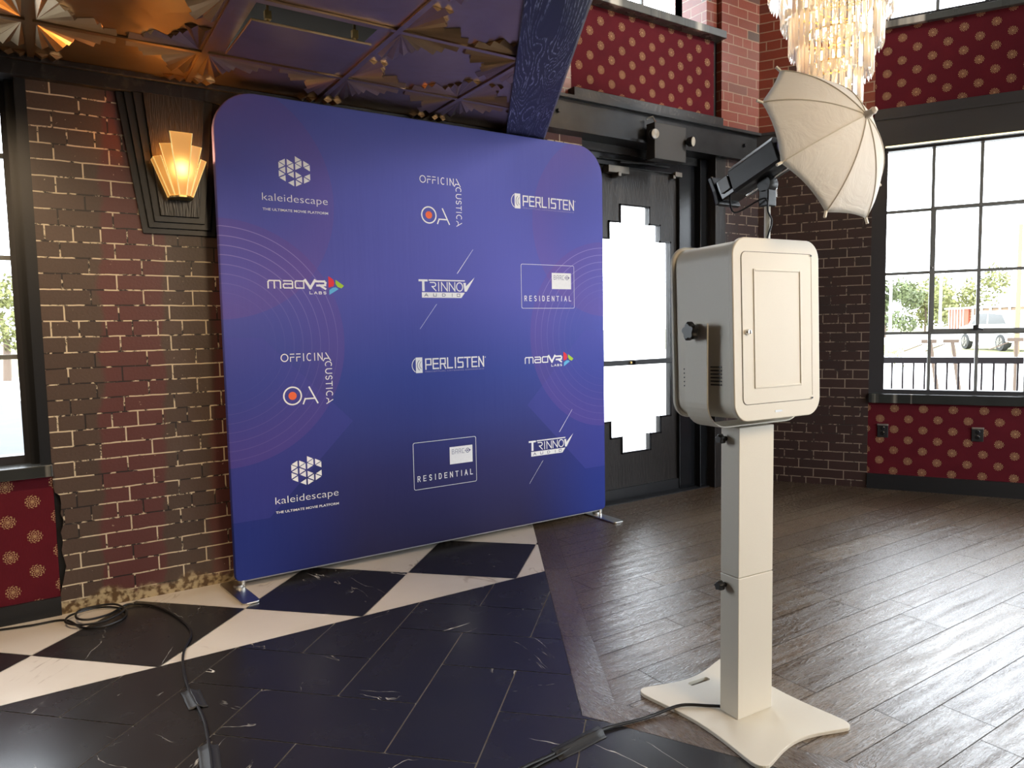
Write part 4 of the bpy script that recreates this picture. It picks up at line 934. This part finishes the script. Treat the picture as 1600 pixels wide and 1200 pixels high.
# box, tilted a little back at the top. local frame at the centre of the box
hb = empty('booth_pivot', (0, 0, 0)); bpy.data.objects.remove(hb)
BXM = Matrix.Translation((.003, .018, 1.230)) @ Matrix.Rotation(math.radians(-1.6), 4, 'X')
def boxpart(mb, name, m, **k): o = mb.build(name, m, bt, **k); o.matrix_local = BXM; return o
w2_, h2_, D0, D1 = .184, .266, -.128, .128
b = MB(); b.prism(rrect(-w2_+.006, w2_-.006, -h2_+.006, h2_-.006, .052, 10), D0+.015, D1-.012, 'y'); hous = boxpart(b, 'housing', M_WHITE, smooth=True)
b = MB(); b.prism(rrect(-w2_, w2_, -h2_, h2_, .056, 12), D0, D0+.016, 'y'); rf = boxpart(b, 'rear_panel', M_WHITE, smooth=True, bevel=.003)
b = MB(); b.prism(rrect(-w2_-.003, w2_+.003, -h2_-.003, h2_+.003, .058, 12), D1-.014, D1, 'y'); boxpart(b, 'front_panel', M_WHITE, smooth=True, bevel=.004)
b = MB(); b.prism(rrect(-.06, .06, -.1, .1, .004, 2), D1, D1+.002, 'y'); boxpart(b, 'screen', M_BLKG)
# door: recess line, hinge line, inner panel, lock
dx0, dx1, dz0, dz1 = -.150, .146, -.216, .224
b = MB(); o_ = rrect(dx0-.0015, dx1+.0015, dz0-.0015, dz1+.0015, (.018, .002, .002, .018), 6); b.prism(o_, D0-.0004, D0+.001, 'y'); boxpart(b, 'door_gap', M('shadow_gap', (.08, .07, .06), .8))
b = MB(); b.prism(rrect(dx0, dx1, dz0, dz1, (.017, .001, .001, .017), 6), D0-.0022, D0+.001, 'y'); dor = boxpart(b, 'door', M_WHITE, bevel=.0008)
ix0, ix1, iz0, iz1 = -.098, .092, -.165, .170
b = MB(); fr_ = .003
for r in ((ix0-.006, ix0, iz0-.006, iz1+.006), (ix1, ix1+.006, iz0-.006, iz1+.006), (ix0, ix1, iz0-.006, iz0), (ix0, ix1, iz1, iz1+.006)): b.box(r[0], r[1], D0-.0050, D0-.002, r[2], r[3])
boxpart(b, 'door_moulding', M_WHITE, bevel=.001)
b = MB()
for k in range(32): zz = dz0+.012+k*.0133; b.box(dx1-.0005, dx1+.0035, D0-.0032, D0+.0, zz, zz+.0118)
for zz in (dz0+.001, dz1-.006): b.box(dx1-.010, dx1+.001, D0-.0035, D0, zz, zz+.005)
boxpart(b, 'hinge', M_WHITE)
for zz in (dz0+.001, dz1-.006):
    b = MB(); b.box(dx1-.007, dx1+.001, D0-.0042, D0-.003, zz, zz+.005); boxpart(b, 'hinge_screw', M_KNOB)
b = MB(); b.lathe([(.0085, 0), (.0085, .004), (.0065, .007), (.006, .012), (.002, .0125)], (-.132, D0-.002, -.006), (0, -1, 0), 18); b.box(-.1325, -.1315, D0-.017, D0-.0145, -.011, -.001); boxpart(b, 'lock', M_CHROME, smooth=True)
b = MB(); b.box(-.018, .012, D0-.0012, D0, -.246, -.240); boxpart(b, 'maker_plate', M_ALU)
b = MB()
for k in range(6): zz = -.16+.0105*k; b.box(-w2_+.003, -w2_+.0075, -.075, -.032, zz, zz+.004)
boxpart(b, 'vent_slots', M_KNOB)
b = MB()
for k in range(5): zz = -.165+.013*k; b.lathe([(.0022, 0), (.0022, .0012)], (-w2_+.006, .082, zz), (-1, 0, 0), 8)
boxpart(b, 'vent_holes', M_KNOB)

# ------------------------------------------------------------------ studio light on the booth
PX, PY = 1.930, 1.470
axu = Vector((-.007, -.936, .351)).normalized()
sl = empty('studio_light', (PX, PY, 1.49)); tag(sl, 'black studio flash head on a thin white pole behind the booth top', 'studio light')
def slp(mb, name, m, **k): o = mb.build(name, m, sl, **k); o.location = (-PX, -PY, -1.49); return o
b = MB(); b.tube([(PX, PY, 1.488), (PX, PY, 1.625)], .0095, 14); slp(b, 'pole', M_WHITE, smooth=True)
b = MB(); b.lathe([(.03, 0), (.03, .006)], (PX, PY, 1.486), n=16); slp(b, 'pole_flange', M_WHITE)
sh0 = Vector((1.927, 1.147, 1.817))                    # umbrella apex
def along(t, upo=0, side=0):
    upv = Vector((1, 0, 0)).cross(axu)*-1; upv = upv if upv.z > 0 else -upv
    return sh0-axu*t+upv*upo+Vector((1, 0, 0))*side
b = MB(); b.box(-.02, .02, -.018, .018, 0, .052); o = slp(b, 'swivel_clamp', M_BLACK, bevel=.003); o.location = (0, 0, .128)
b = MB(); b.lathe([(.024, -.02), (.027, -.012), (.027, .012), (.024, .02)], (PX, PY, 1.687), (1, 0, 0), 18); slp(b, 'tilt_joint', M_BLACK, smooth=True)
b = MB(); b.tube([(PX+.018, PY, 1.685), (PX+.034, PY-.004, 1.680), (PX+.036, PY-.004, 1.650)], .006, 8); slp(b, 'tilt_lever', M_CHROME, smooth=True)
# body as a box along the axis
upv = Vector((1, 0, 0)).cross(axu); upv = upv if upv.z > 0 else -upv
fm = Matrix((( 1, axu.x, upv.x, 0), (0, axu.y, upv.y, 0), (0, axu.z, upv.z, 0), (0, 0, 0, 1)))
cen = along(.385, .055)
FM = Matrix.Translation(cen) @ fm
b = MB(); b.prism([(-.042, -.045), (.042, -.045), (.047, -.035), (.047, .03), (.034, .045), (-.034, .045), (-.047, .03), (-.047, -.035)], -.055, .125, 'y', mat=FM); slp(b, 'flash_body', M_BLACK, bevel=.002)
b = MB(); b.prism([(-.040, -.040), (.040, -.040), (.043, .028), (-.043, .028)], -.115, -.055, 'y', mat=FM); slp(b, 'rear_housing', M_BLKG, bevel=.004)
b = MB(); b.prism([(-.054, -.050), (.054, -.050), (.050, 0), (.054, .050), (-.054, .050), (-.050, 0)], -.131, -.115, 'y', mat=FM); slp(b, 'rear_guard', M_BLACK, bevel=.003)
b = MB(); b.box(-.0485, -.043, -.100, -.062, -.022, .022, mat=FM); slp(b, 'display', M('grey_display', (.12, .12, .11), .3))
b = MB(); b.lathe([(.03, 0), (.048, .02), (.052, .05)], cen+axu*.12, axu, 20); slp(b, 'reflector', M_ALU, smooth=True)
b = MB(); b.box(-.006, .006, -.05, .10, .045, .056, mat=FM); slp(b, 'heat_rail', M_ALU, bevel=.002)
b = MB(); b.tube(smoothpath([along(.47, .02, -.03), along(.46, -.05, -.045), (PX-.03, PY-.01, 1.64), (PX-.012, PY-.012, 1.60), (PX+.004, PY-.014, 1.57), (PX-.014, PY-.012, 1.52), (PX-.016, PY-.008, 1.487)], 6), .0028, 8); slp(b, 'power_cord', M_CABLE, smooth=True)

# umbrella
um = empty('photo_umbrella', tuple(sh0)); tag(um, 'white translucent umbrella clamped to the studio flash above the booth', 'umbrella')
def ump(mb, name, m, **k): o = mb.build(name, m, um, **k); o.location = -sh0; return o
r_u, h_u, ph = .2495, .141, 1.203; cc = sh0-axu*h_u
e1 = axu.cross(Vector((0, 0, 1))).normalized(); e2 = e1.cross(axu)
def rim(k, s=1): a = ph+k*PI/4; return cc+(e1*math.cos(a)+e2*math.sin(a))*r_u*s
def up_pt(k, f, t):
    """k rib, f 0..1 toward next rib, t 0..1 from apex to rim"""
    a = ph+(k+f)*PI/4
    rr_ = math.sin(t*.95)/math.sin(.95)*r_u; ax_ = h_u*(.35*t+.65*(1-math.cos(t*.95))/(1-math.cos(.95)))
    chord = 1-(1-math.cos(PI/8))*4*f*(1-f)*1.0
    sag = .020*4*f*(1-f)*(t**3)
    return sh0-axu*(ax_-sag*.6)+(e1*math.cos(a)+e2*math.sin(a))*rr_*chord
nf, ntt = 8, 14
b = MB()
for k in range(8):
    for fi in range(nf):
        for ti in range(ntt):
            q = [up_pt(k, fi/nf, ti/ntt), up_pt(k, (fi+1)/nf, ti/ntt), up_pt(k, (fi+1)/nf, (ti+1)/ntt), up_pt(k, fi/nf, (ti+1)/ntt)]
            b.add([tuple(p) for p in q], [(0, 1, 2, 3)])
o = ump(b, 'canopy', M_UMB, fix=False)
bm = bmesh.new(); bm.from_mesh(o.data); bmesh.ops.remove_doubles(bm, verts=bm.verts, dist=1e-5); bmesh.ops.recalc_face_normals(bm, faces=bm.faces); bm.to_mesh(o.data); bm.free(); o.data.shade_smooth()
sd = o.modifiers.new('thick', 'SOLIDIFY'); sd.thickness = .0008
for k in range(8):
    b = MB(); b.tube([up_pt(k, 0, t/14)+axu*.0012 for t in range(0, 15)], .0016, 6); ump(b, 'seam', M_SEAM, smooth=True)
    b = MB(); b.tube([up_pt(k, 0, t/10)-axu*.0025 for t in range(1, 11)], .0022, 6)
    rb = ump(b, 'rib', M_ALU, smooth=True)
    tip = rim(k); d = (rim(k, 1.06)-axu*.004-tip)
    b = MB(); b.tube([tip-d*.3, tip+d], .0042, 8); ump(b, 'rib_tip', M_WHITE, smooth=True)
b = MB(); b.lathe([(.011, -.012), (.012, 0), (.009, .014), (.0105, .022), (.006, .030)], sh0, axu, 16); ump(b, 'ferrule', M('ferrule_plastic', (.75, .70, .64), .4), smooth=True)
b = MB(); b.tube([sh0-axu*.01, sh0-axu*.43], .004, 10); ump(b, 'shaft', M_CHROME, smooth=True)

# ------------------------------------------------------------------ chandelier
ch = empty('chandelier', (3.706, 2.392, 2.41)); tag(ch, 'tiered crystal prism chandelier with warm bulbs hanging in front of the corner', 'chandelier')
def chp(mb, name, m, **k): return mb.build(name, m, ch, **k)
tiers = [(.335, .60, .26), (.268, .455, .26), (.226, .300, .25), (.178, .150, .24), (.128, 0, .235)]   # radius, z of the bottom above the base, prism length
pm = {}
def prism_mesh(L_):
    b = MB(); w = .0145; b.v += [(-w, -.003, L_), (w, -.003, L_), (0, -.016, L_), (-w, -.003, .03), (w, -.003, .03), (0, -.016, .03), (0, -.006, 0)]
    b.f += [[0, 1, 2], [0, 3, 4, 1], [1, 4, 5, 2], [2, 5, 3, 0], [3, 6, 4], [4, 6, 5], [5, 6, 3]]; b.mi += [0]*7; return b
camp = Vector((0, 0, 1.25)); allp = []
for ti, (R_, z0, L_) in enumerate(tiers):
    nn = max(20, int(2*PI*R_/.036))
    for k in range(nn):
        a = 2*PI*k/nn; near = -(math.cos(a)*3.706+math.sin(a)*2.392)*R_ - (1 if ti == 0 else 0); allp.append((near, ti, a))
allp.sort(key=lambda q: -q[0]); rest = MB(); proto = {}
for idx, (_, ti, a) in enumerate(allp):
    R_, z0, L_ = tiers[ti]
    if idx < 98:
        if ti not in proto:
            o = chp(prism_mesh(L_), 'crystal_prism', M_CRYS); proto[ti] = o
        else: o = proto[ti].copy(); COL.objects.link(o); o.parent = ch
        o.location = (R_*math.cos(a), R_*math.sin(a), z0); o.rotation_euler = (0, 0, a+PI/2)
    else:
        pb = prism_mesh(L_); rest.add(pb.v, pb.f, 0, Matrix.Translation((R_*math.cos(a), R_*math.sin(a), z0)) @ Matrix.Rotation(a+PI/2, 4, 'Z'))
o = chp(rest, 'crystal_prisms', M_CRYS); o['kind'] = 'stuff'
for R_, z0, L_ in tiers:
    b = MB(); zz = z0+L_+.008; b.tube([((R_-.006)*math.cos(2*PI*k/48), (R_-.006)*math.sin(2*PI*k/48), zz) for k in range(48)], .006, 6, closed=True)
    for k in range(6): a = k*PI/3; b.tube([(0, 0, zz), ((R_-.006)*math.cos(a), (R_-.006)*math.sin(a), zz)], .004, 6)
    chp(b, 'ring', M_GOLD, smooth=True)
b = MB(); b.tube([(0, 0, .2), (0, 0, ZH-2.41-.02)], .009, 8); chp(b, 'stem', M_GOLD, smooth=True)
b = MB(); b.lathe([(.07, 0), (.07, .02)], (0, 0, ZH-2.41-.022), n=20); chp(b, 'ceiling_rose', M_GOLD)
M_BULB = M('warm_bulb', (1, .9, .75), .4, emit=(1, .62, .26), es=40)
for ti, (R_, z0, L_) in enumerate(tiers):
    for k in range((3, 4, 5, 6, 7)[4-ti]):
        a = 2*PI*(k+.3*ti)/(3, 4, 5, 6, 7)[4-ti]; b = MB(); b.lathe([(.005, 0), (.0085, .015), (.010, .03), (.004, .055)], (R_*.55*math.cos(a), R_*.55*math.sin(a), z0+.10), n=10)
        chp(b, 'bulb', M_BULB, smooth=True)

# ------------------------------------------------------------------ cables and tape
c1 = [(-.329, 3.72), (-.236, 3.70), (-.12, 3.676), (-.002, 3.66), (.06, 3.52), (.13, 3.475), (.213, 3.52), (.235, 3.62), (.18, 3.70), (.102, 3.715), (.02, 3.67), (.005, 3.58), (.06, 3.50), (.150, 3.495), (.225, 3.58), (.20, 3.68), (.13, 3.71), (.055, 3.69), (.045, 3.60), (.09, 3.55), (.17, 3.60), (.245, 3.68), (.31, 3.655), (.365, 3.57), (.420, 3.39), (.442, 3.184), (.385, 3.00), (.360, 2.832), (.352, 2.645), (.358, 2.513), (.359, 2.408), (.345, 2.254), (.332, 2.14), (.310, 2.0), (.29, 1.8)]
z_ = [.006]*len(c1)
for i in range(8, 22): z_[i] = .006+.0035*min(i-7, 5) if i < 20 else .012
b = MB(); b.tube(smoothpath([(x, y, z) for (x, y), z in zip(c1, z_)], 6), .0048, 8); tag(b.build('power_cable', M_CABLE, smooth=True), 'black cable looped by the brick wall and running forward over the marble', 'cable', 'black cables on the floor')
c2 = [(1.765, 1.50, .020), (1.735, 1.530, .018), (1.663, 1.583, .019), (1.575, 1.605, .008), (1.51, 1.614, .006), (1.397, 1.636, .006), (1.272, 1.637, .006), (1.17, 1.623, .006), (1.073, 1.62, .006), (.976, 1.604, .006), (.85, 1.56, .006)]
b = MB(); b.tube(smoothpath(c2, 6), .0050, 8); tag(b.build('power_cable', M_CABLE, smooth=True), 'black cable leaving the photo booth base towards the lower left', 'cable', 'black cables on the floor')
c3 = [(1.43, 1.627, .005), (1.36, 1.642, .005), (1.28, 1.631, .0045), (1.20, 1.614, .0045), (1.10, 1.605, .0045), (1.0, 1.585, .0045), (.88, 1.54, .0045)]
b = MB(); b.tube(smoothpath(c3, 6), .0036, 8); tag(b.build('power_cable', M_CABLE, smooth=True), 'thinner black cable alongside the booth cable at the taped spot', 'cable', 'black cables on the floor')
def tape(pts, label):
    b = MB(); n = 6; P = [Vector(p) for p in pts]   # p0,p1 one end; p2,p3 the other end
    for i in range(n+1):
        for j in range(9):
            s, t = i/n, j/8; q = (P[0]*(1-t)+P[1]*t)*(1-s)+(P[3]*(1-t)+P[2]*t)*s; hump = .0095*math.exp(-((t-.5)/.16)**2); b.v.append((q.x+random.uniform(-.001, .001), q.y+random.uniform(-.001, .001), .0016+hump))
    for i in range(n):
        for j in range(8): a = i*9+j; b.f.append([a, a+1, a+10, a+9]); b.mi.append(0)
    o = b.build('gaffer_tape', M_TAPE, smooth=True); sd = o.modifiers.new('t', 'SOLIDIFY'); sd.thickness = .0008; return tag(o, label, 'tape', 'black tape patches on the cables')
tape([(.325, 2.665), (.385, 2.650), (.388, 2.510), (.330, 2.522)], 'black tape patch over the cable, the one farther from the camera')
tape([(.315, 2.275), (.372, 2.255), (.350, 2.07), (.293, 2.09)], 'black tape patch over the cable at the bottom edge of the photo')
tape([(1.385, 1.668), (1.365, 1.605), (1.175, 1.590), (1.190, 1.655)], 'black tape patch over the booth cable')

# ------------------------------------------------------------------ outside
b = MB(); b.box(-60, 29, 4.2, 29, -.25, -.06); b.box(4.0, 29, -60, 4.2, -.25, -.06); struct(b.build('ground', M_CONC), 'pale concrete forecourt')
b = MB(); b.box(-120, 220, 29, 240, -.28, -.10); b.box(29, 220, -120, 29, -.28, -.07); struct(b.build('ground', M_GRASS), 'yellow-green grass beyond the forecourt')
b = MB(); b.box(-60, 2.5, 4.4, 18, -.058, -.05); struct(b.build('ground', M_ASPH), 'grey asphalt outside the left window')
b = MB(); b.box(-60, 4.0, -60, 3.0-.0, -.5, -.3); struct(b.build('ground', M_ASPH))
b = MB(); b.box(40, 90, -10, 40, -.069, -.055); struct(b.build('ground', M_CONC), 'pale road')
# railing outside the right window
rl = empty('railing', C0+nB*1.5, RB); tag(rl, 'dark metal railing outside the tall right window', 'railing')
b = MB(); b.box(.2, 4.2, -.03, .03, .866, .922); b.build('handrail', M_FRAME, rl, bevel=.004)
b = MB(); b.box(.2, 4.2, -.012, .012, .09, .12); b.build('bottom_rail', M_FRAME, rl)
for k in range(45):
    x = .285+.0872*k
    if x > 4.2: break
    b = MB(); b.box(x-.0075, x+.0075, -.0075, .0075, .11, .87); b.build('baluster', M_FRAME, rl)
for x in (.22, 2.2, 4.18):
    b = MB(); b.box(x-.02, x+.02, -.02, .02, -.06, .88); b.build('railing_post', M_FRAME, rl)
def tree(x, y, h, w, m, label, seed, n=1500, cy=.62, trunk=.12, name='tree'):
    rn = random.Random(seed); e = empty(name, (x, y, -.1)); tag(e, label, 'tree' if name == 'tree' else 'bush', 'trees outside the windows' if name == 'tree' else None)
    b = MB(); blobs = [(Vector((rn.gauss(0, .27)*w, rn.gauss(0, .27)*w, h*cy+rn.uniform(-.3, .3)*h)), rn.uniform(.14, .26)*w) for _ in range(16)]
    for _ in range(n):
        c, r = rn.choice(blobs); d = Vector((rn.gauss(0, 1), rn.gauss(0, 1), rn.gauss(0, 1))).normalized(); p = c+d*r*rn.uniform(.6, 1.05); p.z = max(p.z, .1)
        a = Vector((rn.gauss(0, 1), rn.gauss(0, 1), rn.gauss(0, 1))).normalized(); q = a.cross(d).normalized(); s = w*.035
        b.add([p+a*s, p+q*s*.6, p-a*s, p-q*s*.6], [(0, 1, 2, 3)])
    b.build('foliage', m, e, fix=False)
    if trunk: b = MB(); b.tube([(0, 0, 0), (w*.02, 0, h*.35), (-w*.02, w*.02, h*.62)], [trunk, trunk*.8, trunk*.4], 8); b.build('trunk', M_BARK, e, smooth=True)
    return e
tree(58.5, 32.9, 5.0, 4.6, M_LEAF, 'olive green tree outside, leftmost through the right window', 11, 3200, .52)
tree(86.0, 43.6, 6.8, 6.2, M_LEAF2, 'yellow-green tree outside beside the window centre bar', 12, 3200, .52)
tree(81.0, 37.6, 6.8, 6.5, M_LEAF2, 'pale yellow tree outside behind the orange shed', 13, 2600, .55)
tree(19.9, 10.9, .62, .75, M_LEAF2, 'low yellow-green bush outside behind the railing', 14, 500, .5, 0, 'bush')
tree(-1.05, 27, 3.4, 2.6, M_LEAF2, 'yellow-green tree seen through the left window', 15)
tree(-3.6, 33, 4.2, 4.2, M_LEAF, 'darker tree farther left outside the left window', 16)
# shed with orange and timber cladding
A0, A1 = Vector((73.9, 35.3, -.1)), Vector((69.2, 27.6, -.1)); sd_ = (A1-A0); ang = math.atan2(sd_.y, sd_.x); Ls = sd_.length
sh = empty('shed', A0, ang); tag(sh, 'orange and timber clad shed outside behind the parked car', 'shed')
b = MB(); b.box(0, Ls*.33, 0, 3, 0, 2.35); b.build('orange_wall', M_ORANGE, sh)
b = MB(); b.box(Ls*.33, Ls, .2, 3, 0, 2.45)
for k in range(9): b.box(Ls*.33, Ls, .15, .2, .1+.26*k, .24+.26*k)
b.build('timber_wall', M_TIMBER, sh)
for k in range(6): b = MB(); b.box(.15+k*.42, .22+k*.42, -.06, 0, 0, 2.4); b.build('batten', M_WPAINT, sh)
for k in range(5): b = MB(); b.box(Ls*(.38+.13*k), Ls*(.38+.13*k)+.12, 0, .12, 0, 2.55); b.build('post', M_WPAINT, sh)
b = MB(); b.box(-.3, Ls+.3, -.2, 3.2, 2.4, 2.55); b.build('roof', M_WPAINT, sh)
# poles
for (x, y, h, lb) in ((44.7, 24.8, 4.2, 'thin grey pole outside at the left side of the right window'), (52.5, 25.6, 6.5, 'tall thin pole outside beside the orange shed'), (31.0, 12.3, 4.8, 'timber pole outside at the right edge of the photo')):
    b = MB(); b.tube([(x, y, -.1), (x, y, h)], [.10, .07], 8); tag(b.build('utility_pole', M_TIMBER if x < 40 else M_WPAINT, smooth=True), lb, 'pole', 'poles outside the right window')
# leaning garden posts with a cross head
for (x, y, dx, lb) in ((9.25, 4.62, .03, 'leaning timber post with cross head outside, left of the two by the bush'), (9.42, 4.44, .03, 'leaning timber post with cross head outside, right of the two by the bush'), (10.25, 4.07, .0, 'timber post with cross head outside at the right edge of the photo')):
    e = empty('garden_post', (x, y, -.06)); tag(e, lb, 'post', 'garden posts outside the right window')
    b = MB(); b.tube([(dx*3, -dx*4, 0), (0, 0, 1.05)], [.030, .022], 8); b.build('upright', M_BARK, e)
    b = MB(); b.box(-.10, .07, -.02, .02, 1.03, 1.075, mat=Matrix.Rotation(-1.0, 4, 'Z')); b.tube([(-.04, .07, 1.02), (-.16, .24, .93)], .008, 6); b.build('cross_head', M_BARK, e)
# parked car
car = empty('car', (34.6, 14.2, -.06), math.radians(50)); tag(car, 'white car parked outside the right window, partly hidden by the frame', 'car')
body = [(-2.25, .35), (-2.3, .75), (-2.2, 1.0), (-1.95, 1.1), (-1.6, 1.55), (-1.2, 1.68), (.4, 1.68), (.95, 1.45), (1.3, 1.12), (2.05, 1.0), (2.3, .8), (2.3, .35)]
b = MB(); b.prism(body, -.88, .88, 'y'); b.build('body', M_CAR, car, bevel=.08, smooth=True)
for sg in (-1, 1):
    b = MB(); b.prism([(-1.75, 1.12), (-1.45, 1.5), (-.4, 1.58), (-.4, 1.12)], sg*.885-.004, sg*.885+.004, 'y'); b.prism([(-.3, 1.12), (-.3, 1.58), (.4, 1.58), (1.0, 1.12)], sg*.885-.004, sg*.885+.004, 'y'); b.build('side_window', M_BLKG, car)
for x in (-1.4, 1.45):
    for sg in (-1, 1):
        b = MB(); b.lathe([(.24, -.11), (.34, -.10), (.35, 0), (.34, .10), (.24, .11)], (x, sg*.82, .35), (0, sg, 0), 24); wl = b.build('wheel', M_TYRE, car, smooth=True)
        b = MB(); b.lathe([(.23, 0), (.22, .02)], (x, sg*.82+sg*.10, .35), (0, sg, 0), 24)
        for k in range(5): a = 2*PI*k/5; b.box(-.02, .02, -.01, .04, .02, .22, mat=Matrix.Translation((x, sg*.92, .35)) @ Matrix.Rotation(a, 4, 'Y'))
        b.build('rim', M_WORN, wl)
